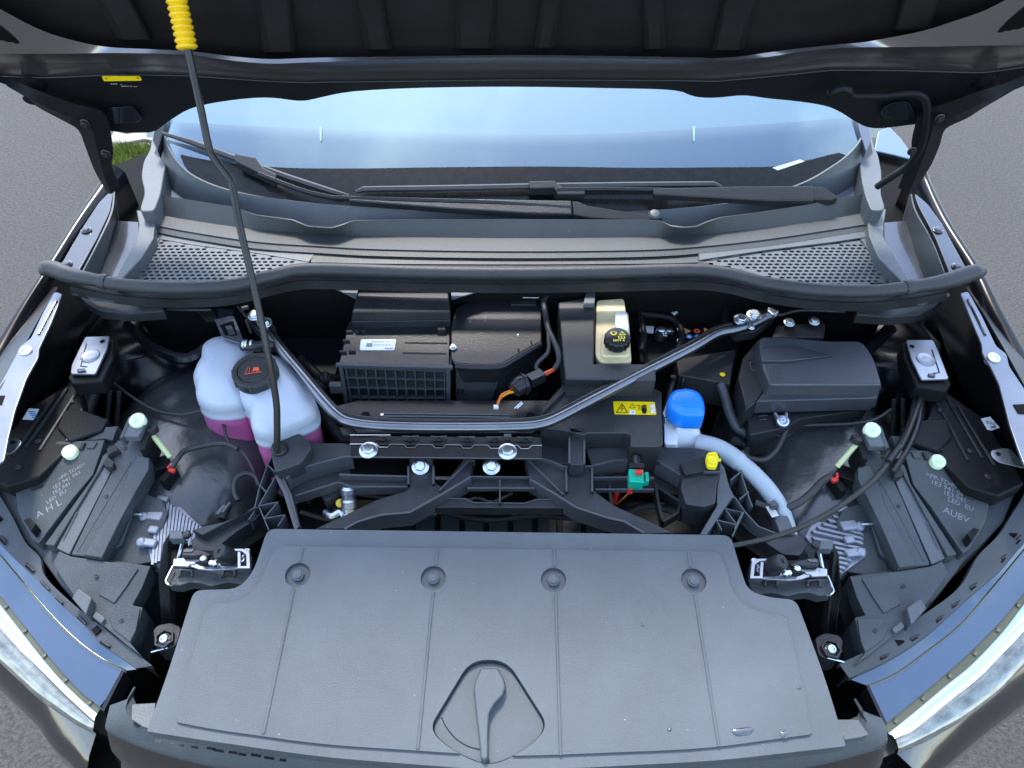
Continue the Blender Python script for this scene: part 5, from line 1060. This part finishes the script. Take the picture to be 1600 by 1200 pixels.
# ------------------------------------------------------------------ fuse box
def fuse():
    T = [(1158, 560), (1180, 528), (1240, 526), (1290, 530), (1345, 532), (1362, 545), (1378, 600), (1210, 602), (1192, 602), (1186, 570)]
    T = [(1186, 526, 8), (1232, 526, 10), (1290, 532, 20), (1348, 532, 12), (1366, 560, 10), (1378, 600, 4), (1203, 600, 4), (1192, 575, 4), (1188, 555, 4)]
    z = (.99, .0); top_ = PP(rnd(T, 5, 3), 1.0)
    c = sum(top_, Vector()) / len(top_); low = [c + (p - c) * 1.05 + Vector((0, -.006, -.05)) for p in top_]
    o = part(MB(fusem).frus(top_, low), 'fuse_box', 'large black fuse box lid beside the apron', bevel=.004, seg=3)
    # bevelled highlight facet
    part(MB(fusem).frus(PP([(1192, 545), (1240, 543), (1300, 556), (1230, 564), (1190, 564)], 1.004), PP([(1190, 540), (1240, 539), (1305, 556), (1235, 567), (1188, 567)], .999)), 'lid_facet', None, o, bevel=.002)
    part(MB(plas).plate(PP([(1160, 560), (1186, 528), (1190, 560), (1202, 600), (1182, 628), (1166, 640), (1154, 590)], .975), .06), 'fuse_box_side', None, o, bevel=.003)
    part(MB(fusem).plate(PP([(1202, 602), (1378, 602), (1370, 622), (1182, 627)], .978), .03), 'lid_skirt', None, o, bevel=.002)
    part(MB(plas).plate(PP([(1180, 628), (1300, 626), (1364, 622), (1340, 642), (1250, 655), (1230, 668), (1172, 680), (1165, 640)], .94), .06), 'fuse_box_base', None, o, bevel=.002)
    for x0 in (1182, 1206): 
        b = MB(plasg)
        for a, c_ in (((1212, 576), (1212, 588)), ((1212, 588), (1222, 588)), ((1210, 574), (1222, 574)), ((1222, 576), (1222, 588))): b.tube([P(*a, 1.0008), P(*c_, 1.0008)], .0008, 5)
    part(b, 'lid_catch_mark', None, o)
    b = MB(plasg)
    for k in range(5): b.tube([P(1183 + k * 1, 632 + k * 6, .941), P(1206 - k * 2, 631 + k * 6, .941)], .0009, 5)
    for a, c_ in (((1168, 566), (1176, 566)), ((1172, 566), (1174, 578)), ((1174, 578), (1184, 579))): b.tube([P(*a, .976), P(*c_, .976)], .001, 5)
    part(b, 'base_rib', None, o)
    part(MB(plasl).tube([P(1206, 601, 1.0), P(1376, 601, 1.0)], .0009, 5), 'lid_edge', None, o)
    for p in ((1233, 504), (1272, 502)): bolt(*p, .985, .0065, 'zinc bolt behind the fuse box')
    part(MB(plas).plate(PP([(1214, 508), (1290, 504), (1288, 527), (1206, 527)], .975), .03), 'fuse_box_mount', None, bevel=.002)
    sweep([(1205, 488, 1.0), (1220, 492, .99), (1250, 485, .99), (1320, 487, .99)], .003, rodm, 'thin_pipe', 'thin grey pipe under the bulkhead'); sweep([(330, 484, .99), (290, 484, .99), (262, 483, .99)], .003, rodm, 'thin_pipe', None)
    b = MB(steel); b.box(P(1206, 490, 1.0), (.012, .014, .012), Matrix.Rotation(R(30), 3, 'Z')); b.tube([P(1200, 482, 1.0), P(1216, 488, 1.0)], .003, 6); part(b, 'brace_clip', None, bevel=.001)
    part(MB(steel).box(P(383, 481, 1.0), (.012, .004, .006), Matrix.Rotation(R(20), 3, 'Z')), 'pipe_clip', None); part(MB(rodm).plate(PP([(304, 482), (332, 482), (340, 500), (322, 502)], .98), .002), 'foil_tape', 'crumpled silver tape by the bulkhead'); part(MB(panelp).plate(PP([(338, 482), (366, 484), (362, 494), (342, 498)], .985), .002), 'foil_tape', None)
    # grommet ring bracket
    b = MB(alu); pc = P(1223, 658, .95); b.lathe(pc, (0, -.3, 1), [(.010, -.004), (.010, .002), (.0075, .003), (.006, 0), (.0035, .004), (.0022, .004), (0, -.002)], 20); b.box(pc + Vector((-.008, .010, 0)), (.004, .012, .006), Matrix.Rotation(R(15), 3, 'Z')); b.box(pc + Vector((.008, .010, 0)), (.004, .012, .006), Matrix.Rotation(R(-15), 3, 'Z')); part(b, 'ring_clamp', 'small pale horseshoe clamp in front of the fuse box', bevel=.0006)
    b = MB(plas); b.tube(cr([P(x, y, .925) for x, y in ((1207, 664), (1212, 678), (1226, 682), (1240, 674), (1240, 662))], 3), .0014, 6); part(b, 'clamp_bracket', None)
    part(MB(plasl).plate(PP([(1199, 663), (1205, 663), (1206, 673), (1193, 673)], .93), .003), 'small_lug', None)
fuse()

# ------------------------------------------------------------------ washer bottle neck, cap and corrugated hose
def washer():
    z = .975
    sec = [([(1058, 644, 4), (1086, 646, 4), (1088, 662, 4), (1060, 661, 4)], .962), ([(1056, 650, 4), (1086, 652, 4), (1090, 668, 4), (1058, 668, 4)], .945), ([(1044, 664, 5), (1092, 664, 5), (1097, 690, 4), (1044, 690, 4)], .925), ([(1038, 672, 5), (1094, 672, 5), (1100, 706, 4), (1040, 706, 4)], .90), ([(1038, 690, 5), (1096, 690, 5), (1104, 730, 4), (1040, 730, 4)], .84)]
    o = part(MB(white).loft([PP(rnd(q_, 4, 4), z_) for q_, z_ in sec], True), 'washer_neck', 'white washer bottle neck with a bright blue cap', smooth=50)
    part(MB(white).frus(PP(rnd([(1037, 655), (1047, 645), (1062, 655), (1058, 694), (1038, 694)], 3, 2), .94), PP(rnd([(1036, 665), (1047, 655), (1064, 664), (1062, 720), (1038, 720)], 3, 2), .88)), 'bottle_shoulder', None, o, bevel=.003, seg=3)
    q = [(1050, 608, 9), (1076, 604, 12), (1096, 612, 10), (1103, 630, 14), (1102, 648, 5), (1064, 647, 10), (1047, 634, 10), (1043, 622, 12)]
    T = PP(rnd(q, 8, 5), .99); c = sum(T, Vector()) / len(T)
    rows = [[c + (p - c) * k + Vector((0, 0, h)) for p in T] for k, h in ((.01, .0035), (.55, .003), (.8, .002), (.83, .0005), (.92, -.001), (.985, -.005), (1.0, -.012), (1.0, -.034), (.97, -.036))]
    part(MB(blue).loft(rows, True), 'washer_cap', 'bright blue flip cap', o, smooth=60)
    part(MB(stick).plate(PP([(1036, 646), (1044, 624), (1046, 640), (1040, 656)], .955), .02), 'bottle_scale', None, o)
    b = MB(ink)
    for k in range(4): b.box(P(1040 + k * .8, 652 - k * 5, .9555), (.004, .0016, .0004))
    part(b, 'scale_print', None, o)
    pts_ = cr([P(1090, 692, .92), P(1124, 702, .925), P(1160, 726, .925), P(1192, 756, .92), (P(1214, 786, .91)), P(1226, 814, .9), P(1233, 842, .89)], 14); n = len(pts_)
    m1 = MB(hosew); m1.tube(pts_, [.0138 + (.00035 if i % 2 else -.0002) if i > 26 else .0155 for i in range(n)], 16); part(m1, 'corrugated_hose', 'pale ribbed hose bending down from the washer bottle', smooth=25)
    b = MB(plasl); b.box(P(1223, 826, .905), (.022, .034, .02), Matrix.Rotation(R(6), 3, 'Z')); b.tube([P(1208, 786, .93), P(1212, 792, .92)], .006, 8); cl = part(b, 'hose_clip', 'grey clip round the ribbed hose', bevel=.0015)
    part(MB(steel).box(P(1206, 800, .92), (.012, .02, .006), Matrix.Rotation(R(15), 3, 'Z')), 'clip_spring', None, cl, bevel=.001)
washer()
rodl = mat('bare metal edge', (.42, .4, .39), .3, metal=.8)  # paler than the bracket it runs along
# ------------------------------------------------------------------ front carrier frame
FZ = .925
def F(px, z=FZ): return PP(px, z)
def wall3(b, pts_, h, t=.0016):
    """an upright rib following a pixel path: thin wall of height h hanging from z"""
    Q = pts_; n = len(Q); off = []
    for i in range(n):
        d = (Q[min(i + 1, n - 1)] - Q[max(0, i - 1)]); d.z = 0; d.normalize(); off.append(Vector((-d.y, d.x, 0)) * t)
    b.loft([[p - o for p, o in zip(Q, off)], [p + o for p, o in zip(Q, off)], [p + o + Vector((0, 0, -h)) for p, o in zip(Q, off)], [p - o + Vector((0, 0, -h)) for p, o in zip(Q, off)], [p - o for p, o in zip(Q, off)]])
def frame():
    o = part(MB(carrm).plate(F([(436, 742, 6), (470, 728, 6), (538, 712, 4), (548, 713), (548, 700), (490, 692), (428, 706), (424, 730)] and rnd([(424, 712, 6), (436, 680, 8), (470, 678, 8), (488, 692, 4), (552, 692, 0), (548, 714, 0), (535, 712, 3), (474, 728, 3), (446, 742, 6), (432, 740, 4)], 4, 3)), .012), 'front_carrier', 'black plastic carrier frame behind the cover', bevel=.0015)
    def rib(px, h, z=FZ + .002, name='carrier_rib', m=ribm, t=.0016, curve=False):
        Q = [P(*p, z) for p in px]; Q = cr(Q, 5) if curve else Q
        b = MB(m); wall3(b, Q, h, t); return part(b, name, None, o, bevel=.0006)
    def pl(px, z, h, name='carrier_web', m=carrm, r=0, bv=.0015): return part(MB(m).plate(PP(rnd(px, r, 3) if r else px, z), h), name, None, o, bevel=bv)
    # prop rod foot
    pl([(425, 690), (436, 676), (460, 674), (480, 684), (488, 700), (470, 724), (430, 738), (424, 712)], .945, .03, 'prop_rod_seat', r=6)
    part(MB(satin).lathe(P(437, 702, .946), (0, -.1, 1), [(.0135, 0), (.0135, .003), (.0095, .004), (.008, .001), (0, .001)], 24), 'rod_grommet', 'rubber grommet holding the rod foot', o)
    # left shoulder channel
    rib([(446, 748), (452, 741), (480, 728), (537, 713), (550, 713)], .05, curve=False)
    pl([(446, 748), (480, 730), (537, 715), (548, 714), (548, 748), (530, 752), (470, 772), (462, 788), (446, 776), (440, 764)], FZ - .03, .006)
    rib([(462, 774), (500, 762), (528, 753), (550, 760), (637, 760)], .02, FZ - .02)
    rib([(530, 741), (560, 742), (637, 744)], .012, FZ - .005)
    pl([(548, 714), (640, 716), (640, 742), (545, 740)], FZ - .03, .006, m=dark)
    pl([(530, 742), (640, 744), (640, 760), (550, 760), (528, 752)], FZ - .022, .006)
    rib([(432, 742), (446, 770), (463, 826)], .04, t=.003); rib([(440, 748), (452, 776), (464, 824)], .03, FZ, t=.004)
    # honeycomb of the left corner
    for a in ([(425, 713), (418, 726), (405, 762), (396, 800), (388, 812)], [(418, 726), (430, 737)], [(405, 757), (416, 768)], [(432, 742), (420, 762), (404, 790)], [(404, 790), (434, 784)], [(404, 790), (420, 828)], [(434, 784), (412, 810)], [(412, 810), (445, 804)], [(445, 804), (434, 822)]): rib(a, .03, FZ + .001, t=.0009, m=plasl)
    pl([(398, 790), (404, 792), (350, 818), (316, 836), (300, 828), (318, 822), (350, 815), (380, 802)], .93, .03, r=0, name='carrier_arm')
    pl([(404, 792), (410, 800), (398, 812), (370, 830), (350, 846), (334, 862), (316, 866), (300, 862), (298, 844), (312, 832), (345, 818), (380, 808)], .915, .05, name='carrier_arm', r=3)
    # two upright posts and the X arms
    def arm(px, m=carrm, z=FZ, h=.03, nm='carrier_arm'): return pl(px, z, h, nm, m)
    arm([(640, 716), (676, 716), (677, 752), (690, 760), (728, 714), (740, 716), (735, 745), (690, 774), (640, 800), (600, 803), (560, 812), (540, 826), (492, 826), (540, 804), (590, 780), (632, 768), (640, 760)], z=FZ - .006)
    rib([(538, 826), (560, 814), (595, 804), (640, 800), (690, 772), (735, 745)], .035, FZ, curve=False, t=.002)
    for x in (638, 677): rib([(x, 728), (x, 756)], .02, FZ + .001)
    for x in (885, 925): rib([(x, 730), (x + .5, 768)], .02, FZ + .001)
    rib([(686, 766), (733, 718), (742, 716)], .02, FZ, t=.001); rib([(826, 718), (880, 772)], .02, FZ, t=.001)
    arm([(820, 716), (845, 714), (862, 726), (884, 727), (926, 727), (926, 765), (960, 790), (1010, 812), (1050, 832), (1005, 834), (990, 820), (948, 806), (900, 790), (860, 764), (828, 748)], z=FZ - .006)
    rib([(828, 748), (862, 768), (900, 792), (948, 808), (975, 814), (1006, 832)], .035, FZ, t=.002)
    rib([(845, 715), (862, 720), (880, 728), (922, 728), (962, 718), (985, 718), (1025, 718), (1065, 742)], .035, FZ + .002)
    pl([(848, 696), (890, 698), (892, 726), (866, 724), (846, 712)], .92, .01); pl([(915, 700), (990, 698), (1040, 698), (1090, 700), (1124, 708), (1122, 735), (1100, 736), (1066, 742), (1025, 719), (964, 718), (924, 727)], .928, .012)
    pl([(862, 728), (1000, 730), (1062, 745), (1070, 775), (1030, 768), (930, 766), (870, 760)], FZ - .035, .006, m=plas)
    rib([(860, 746), (925, 746), (980, 745), (1022, 746)], .008, FZ - .012); rib([(930, 764), (990, 764), (1022, 764)], .008, FZ - .014)
    pl([(892, 636 + 32), (912, 668), (914, 726), (890, 726)], .95, .03, 'carrier_post'); rib([(890, 675), (890, 724)], .02, .952); rib([(913, 675), (913, 724)], .02, .952)
    # centre beam behind the cover
    pl([(735, 745), (828, 745), (836, 762), (730, 762)], FZ - .02, .01); rib([(732, 744), (830, 745)], .006, FZ - .005, t=.001); rib([(730, 762), (836, 762)], .008, FZ - .012); rib([(781, 750), (781, 786)], .01, FZ - .01, t=.0012)
    pl([(690, 778), (728, 779), (740, 785), (820, 786), (838, 780), (874, 780), (888, 794), (680, 793)], FZ - .02, .02); rib([(690, 778), (728, 779), (740, 785), (820, 786), (838, 780), (872, 780)], .01, FZ - .017, t=.001)
    # bolts on the brackets
    for p in ((576, 704), (793, 706)): bolt(*p, .952, .0095, 'large zinc bolt on the cross bracket', o)
    for p in ((657, 729), (768, 729)): bolt(*p, .925, .009, 'zinc bolt on the carrier', o, ax=(0, -.5, 1))
    # fuse side box with yellow clip
    bx = pl([(1066, 742), (1062, 722), (1100, 710), (1122, 708), (1126, 732), (1120, 760), (1118, 786), (1100, 792), (1072, 788), (1064, 765)], .935, .05, 'carrier_box', r=3)
    pl([(1064, 724), (1100, 712), (1124, 708), (1126, 734), (1100, 736), (1070, 742)], .945, .02, 'box_lid', m=plas, r=2)
    rib([(1100, 736), (1125, 736), (1126, 722)], .006, .9462, t=.0008, m=plasl)
    arm([(1126, 722), (1132, 730), (1140, 760), (1148, 776), (1142, 780), (1104, 836), (1094, 834), (1120, 790), (1120, 764), (1124, 740)], m=plasl, z=.93, h=.02)
    for a in ([(1126, 712), (1148, 718), (1158, 732), (1160, 745), (1168, 770), (1176, 792)], [(1141, 750), (1160, 735)], [(1155, 780), (1170, 768)], [(1148, 776), (1165, 800), (1185, 822), (1210, 832)], [(1132, 794), (1160, 800), (1148, 826)], [(1134, 796), (1152, 820)], [(1120, 812), (1136, 816), (1152, 820)], [(1120, 813), (1128, 828)], [(1162, 800), (1144, 838)]): rib(a, .03, FZ + .004, t=.001, m=plasl)
    pl([(1150, 790), (1160, 800), (1180, 822), (1212, 832), (1250, 836), (1262, 850), (1250, 868), (1224, 866), (1200, 850), (1170, 830), (1152, 812)], .91, .04, 'carrier_arm', r=3)
    for a in ([(1024, 755), (1030, 790), (1036, 812)], [(1064, 775), (1060, 800), (1036, 814)], [(1030, 762), (1064, 784)], [(952, 755), (956, 788)]): rib(a, .02, .91, t=.0022, m=plas)
frame()
# cross bracket with six notches
def cross():
    a = [(547, 679), (847, 682), (847, 716), (547, 713)]
    o = part(MB(satin).plate(PP([(547, 681), (847, 683), (847, 698), (547, 695)], .948), .006), 'cross_bracket', 'black folded bracket with six notches', bevel=.0008)
    xs = [599, 642, 686, 730, 773, 820]; lip = [(547, 694)]
    for i, x in enumerate(xs): y = 694 + i * .4; lip += [(x - 11, y), (x - 6, y + 5), (x + 6, y + 5), (x + 11, y)]
    lip += [(847, 696)]
    q = lip + [(847, 716), (547, 713)]
    part(MB(satin).plate(PP(q, .952), .006), 'bracket_face', None, o, bevel=.001)
    part(MB(rodl).tube([P(x, y, .953) for x, y in lip], .0009, 5), 'bracket_edge', None, o)
    part(MB(rodl).tube([P(547, 680, .9495), P(610, 680, .9495)], .0011, 5), 'bracket_edge', None, o); part(MB(plasl).tube([P(547, 714, .951), P(847, 717, .951)], .0008, 5), 'bracket_edge', None, o)
    for i, x in enumerate(xs):
        y = 681 + i * .4; part(MB(plasg).tube([P(x - 13, y, .953), P(x - 2, y + 1, .953), P(x + 12, y, .953)], .0012, 5), 'notch_clip', None, o)
        part(MB(rodm).lathe(P(x, y + 7, .945), (0, 0, 1), [(.005, 0), (.005, .005), (.002, .007), (0, .007)], 12), 'notch_pin', None, o)
    part(MB(plasl).box(P(793, 681, .955), (.012, .006, .004)), 'bracket_button', None, o, bevel=.001)
    part(MB(plas).plate(PP([(530, 668), (870, 668), (872, 682), (536, 680)], .935), .02), 'bracket_back', None, o)
cross()
# things seen deep between the ribs
b = MB(alu)
pc = P(546, 802, .86); b.lathe(pc, (0, .55, .8), [(.014, -.02), (.014, .0), (.011, .003), (.011, .01), (.013, .012), (.013, .022), (.0105, .025), (.0105, .032), (.0125, .034), (.0125, .042), (.009, .046), (0, .046)], 20); part(b, 'coolant_fitting', 'ribbed metal fitting deep behind the cover', smooth=35)
b = MB(alu); b.tube(cr([P(508, 800, .86), P(518, 806, .862), P(530, 800, .862), P(538, 808, .86)], 4), .006, 8); b.use(yelc); b.lathe(P(532, 787, .87), (0, -.3, 1), [(.007, 0), (.007, .004), (0, .004)], 12); b.use(plasg); b.box(P(520, 776, .87), (.03, .02, .02), Matrix.Rotation(R(35), 3, 'Z')); part(b, 'hose_joint', None, bevel=.0006)
for p, sz in (((679, 799), (.010, .014)), ((804, 799), (.011, .010))): part(MB(steel).box(P(*p, .87), (sz[0], sz[1], .008), Matrix.Rotation(R(-15 if p[0] < 700 else 0), 3, 'Z')), 'deep_clip', 'small bright clip deep behind the cover', bevel=.001)
part(MB(plas).plate(PP([(430, 780), (1130, 786), (1140, 900), (420, 900)], .70), .02), 'radiator_shroud', 'dark shroud deep below the carrier')
for k in range(9): part(MB(plasg).plate(PP([(650 + k * 38, 805), (680 + k * 38, 805), (680 + k * 38, 840), (650 + k * 38, 840)], .72), .01), 'shroud_panel', None, bevel=.002)
for c in ([(700, 775), (720, 784), (745, 778), (770, 784), (800, 770)], [(840, 770), (870, 772), (900, 784)], [(952, 790), (965, 800), (1000, 812)]): sweep([(x, y, .88) for x, y in c], .003, rodm, 'thin_line', None)
for i, c in enumerate(([(470, 800), (520, 812), (580, 806), (640, 815)], [(690, 800), (760, 812), (840, 806), (930, 812)], [(900, 800), (960, 806), (1010, 790), (1060, 800)], [(480, 785), (500, 770), (560, 772), (620, 780)], [(1040, 770), (1050, 800), (1080, 815), (1110, 800)])):
    sweep([(x, y, .82 - .01 * i) for x, y in c], .0045 + .001 * (i % 3), (rubber, plas, plasg)[i % 3], 'deep_hose', 'dark hose deep behind the cover')
# green connector and yellow clip
b = MB(green); M_ = Matrix.Rotation(R(-4), 3, 'Z'); b.box(P(993, 749, .955), (.022, .024, .02), M_); b.box(P(1010, 748, .952), (.006, .018, .012), M_); b.box(P(1004, 743, .95), (.014, .004, .01), M_); b.box(P(1004, 755, .95), (.014, .004, .01), M_)
gc = part(b, 'green_connector', 'green plug with a red latch on the carrier', bevel=.0015)
b = MB(red); b.box(P(998, 738, .97), (.011, .006, .006)); b.tube(cr([P(986, 764, .95), P(982, 769, .94), P(988, 770, .94)], 3), .0022, 6); part(b, 'connector_latch', None, gc, bevel=.001)
b = MB(satin); b.box(P(994, 731, .96), (.022, .008, .014)); b.tube([P(993, 716, .95), P(994, 730, .957)], .008, 10); part(b, 'connector_socket', None, gc, bevel=.001)
sweep([(984, 769, .94), (968, 784, .9), (958, 792, .86)], .0011, orange, 'thin_wire', None); sweep([(964, 768, .9), (960, 780, .88), (958, 788, .86)], .005, red, 'red_cable', None)
b = MB(yelc); q = rnd([(1104, 708), (1120, 706), (1124, 716), (1122, 722), (1120, 730), (1106, 729), (1103, 718)], 4, 3); b.plate(PP(q, .958), .008); b.box(P(1124, 719, .955), (.005, .004, .004)); b.tube([P(1106, 709, .9595), P(1119, 708, .9595)], .0022, 6); b.lathe(P(1113, 719, .9585), (0, 0, 1), [(.008, 0), (.008, .002), (.006, .003), (.004, .0012), (0, .0012)], 18); part(b, 'yellow_clip', 'yellow clip on the carrier box', bevel=.001)
part(MB(dark).lathe(P(994, 716, .95), (0, 0, 1), [(.0085, 0), (.0085, .002), (.004, .0022), (0, .001)], 14), 'clip_hole', None)
part(MB(satin).plate(PP(rnd([(890, 668), (914, 668), (914, 676), (890, 676)], 1, 1), .965), .01), 'trim_catch', None, bevel=.001)
b = MB(alu); b.box(P(944, 690, .88), (.026, .014, .02)); b.box(P(925, 694, .87), (.02, .01, .01)); part(b, 'pump_flange', 'grey metal part seen through the square opening', bevel=.002)

# ------------------------------------------------------------------ loose cables
sweep([(1145, 853, .945), (1180, 846, .945), (1230, 832, .947), (1280, 810, .95), (1325, 782, .952), (1365, 750, .955), (1394, 715, .96), (1412, 690, .965), (1425, 660, .965), (1436, 630, .96), (1446, 605, .94)], .0042, rodm, 'release_cable', 'hood release cable arcing from the cover to the fender')
sweep([(1388, 722, .962), (1410, 690, .962), (1424, 655, .96), (1430, 625, .95)], .0055, satin, 'cable_sleeve', 'black sleeve bundle on the housing'); sweep([(1394, 738, .955), (1418, 700, .958), (1434, 662, .958), (1440, 622, .95)], .0055, satin, 'cable_sleeve', None)
part(MB(plasg).box(P(1400, 712, .955), (.014, .02, .012), Matrix.Rotation(R(-35), 3, 'Z')), 'cable_clip', None, bevel=.001)
sweep([(168, 590, .92), (195, 612, .92), (240, 640, .915), (285, 648, .92), (322, 641, .925), (345, 655, .92), (357, 690, .92), (378, 705, .915), (390, 722, .91), (400, 745, .9), (405, 760, .9)], .0026, rubber, 'sensor_cable', 'thin cable crossing the wheel arch by the tank')
sweep([(268, 730, .925), (278, 716, .93), (290, 704, .925), (320, 696, .92), (352, 693, .92), (372, 702, .92)], .0045, rubber, 'lamp_loom', 'cable loop to the headlight plug')
sweep([(266, 728, .93), (274, 714, .93)], .001, steel, 'bare_wire', None)
sweep([(405, 758, .9), (398, 744, .905), (382, 740, .91), (368, 750, .91), (366, 768, .905), (372, 782, .9)], .0042, rubber, 'loop_cable', 'small cable loop behind the carrier')
b = MB(plas); b.tube([P(356, 788, .9), P(346, 812, .9)], .0075, 8); b.use(plasl); b.box(P(346, 798, .905), (.006, .018, .008), Matrix.Rotation(R(-25), 3, 'Z')); b.box(P(354, 794, .908), (.004, .02, .006), Matrix.Rotation(R(-22), 3, 'Z')); part(b, 'sensor_plug', 'grey black sensor plug behind the carrier', bevel=.001)
sweep([(1298, 745, .92), (1285, 752, .92), (1268, 770, .92), (1240, 790, .915), (1210, 795, .91), (1180, 786, .91)], .0062, rubber, 'lamp_loom', 'thick cable from the headlight plug to the ribbed hose')
sweep([(1232, 662, .93), (1215, 700, .92), (1195, 718, .915), (1172, 716, .915), (1158, 706, .915)], .0045, rubber, 'sensor_cable', 'cable dropping below the ring clamp')
sweep([(1392, 640, .93), (1368, 655, .93), (1330, 662, .925), (1270, 664, .92), (1238, 664, .92)], .003, rubber, 'sensor_cable', 'thin cable along the wheel arch in front of the fuse box')
sweep([(1140, 700, .9), (1150, 690, .91), (1165, 700, .9), (1160, 720, .89)], .01, plasd, 'lower_hose', None)
for p in ((492, 600), (512, 590)): part(MB(plas).lathe(P(*p, .94), (-.6, -.4, .6), [(.008, -.02), (.008, 0), (.01, .002), (.01, .01), (.005, .012), (0, .008)], 14), 'pipe_stub', None)
sweep([(470, 560, .93), (500, 590, .93), (520, 600, .94)], .009, plasd, 'coolant_hose', 'black hose behind the brace'); sweep([(488, 620, .93), (510, 650, .92), (540, 690, .9)], .012, plasd, 'coolant_hose', None)
part(MB(paint).plate(PP([(400, 470), (440, 470), (500, 462), (550, 466), (545, 500), (530, 560), (520, 600), (450, 540), (410, 500)], .9), .02), 'bulkhead_panel', 'glossy black bulkhead wall beside the air box')
# ------------------------------------------------------------------ outside the car
def patch(m, px, z, name, label):
    o = MB(m).plate(PP(px, z), .02).make(name, None, label); o['kind'] = 'structure'; return o
pav = mat('concrete pavers', (.3, .27, .255), .85, var=.15, vscale=6)
gr = mat('grass', (.16, .2, .03), .8, var=.7, vscale=30, bump=1, scale=60)
c0 = P(195, 205, .03); yg = P(200, 226, .03).y
pv = MB(mat('paver sand', (.12, .11, .1), .9)).plate([Vector((c0.x - .06, yg, .02)), Vector((c0.x + .6, yg, .02)), Vector((c0.x + .6, yg + 1.4, .02)), Vector((c0.x - .06, yg + 1.4, .02))], .02).make('pavement', None, 'interlocking paving seen between hood and pillar'); pv['kind'] = 'structure'
k = 0
shape = [(-.11, -.05), (-.05, -.07), (.05, -.03), (.11, -.05), (.12, .03), (.05, .055), (-.05, .015), (-.12, .04)]
base = MB(pav).frus([Vector((x, y, .012)) for x, y in shape], [Vector((x * 1.04, y * 1.04, 0)) for x, y in shape]).make('paver', pv, bevel=.003); base.location = (c0.x + .07, yg + .07, .028)
for i in range(0, 2):
    for j in range(0, 11):
        q = base if (i, j) == (0, 0) else base.copy()
        if q is not base: C.objects.link(q)
        q.location = (c0.x + .07 + i * .245, yg + .07 + j * .115, .028 + .002 * ((i * 7 + j * 3) % 3))
g2 = P(205, 232, .03); gm = MB(gr)
for k in range(5000):
    x, y = g2.x + random.uniform(-.08, .45), yg - random.uniform(0, .24); h_ = random.uniform(.015, .05); a = random.uniform(0, 6.3); d = Vector((math.cos(a), math.sin(a), 0)) * .003; ln = Vector((random.uniform(-.02, .02), random.uniform(-.02, .02), h_))
    p = Vector((x, y, .02)); gm.add([p - d, p + d, p + ln], [[0, 1, 2]])
go = gm.make('grass', None, 'yellow green grass strip beside the fender'); go['kind'] = 'stuff'
# door mirror and front pillar skin behind the far hinge
mr = part(MB(glass2).plate([P(*p, (.55, .4)) for p in [(1370, 225), (1374, 200), (1392, 197), (1424, 240), (1424, 249), (1400, 242)]], .02), 'door_mirror', 'sky reflecting mirror shell beyond the hinge', bevel=.004) if 0 else None
part(MB(skytint).plate([P(*p, 1.02) for p in [(1366, 235), (1372, 205), (1390, 197), (1408, 215), (1425, 240), (1425, 249), (1398, 242)]], .01), 'fender_rear', 'rear end of the fender coloured with mirrored sky blue', bevel=.003)  # mirrored sky is put into the colour here too
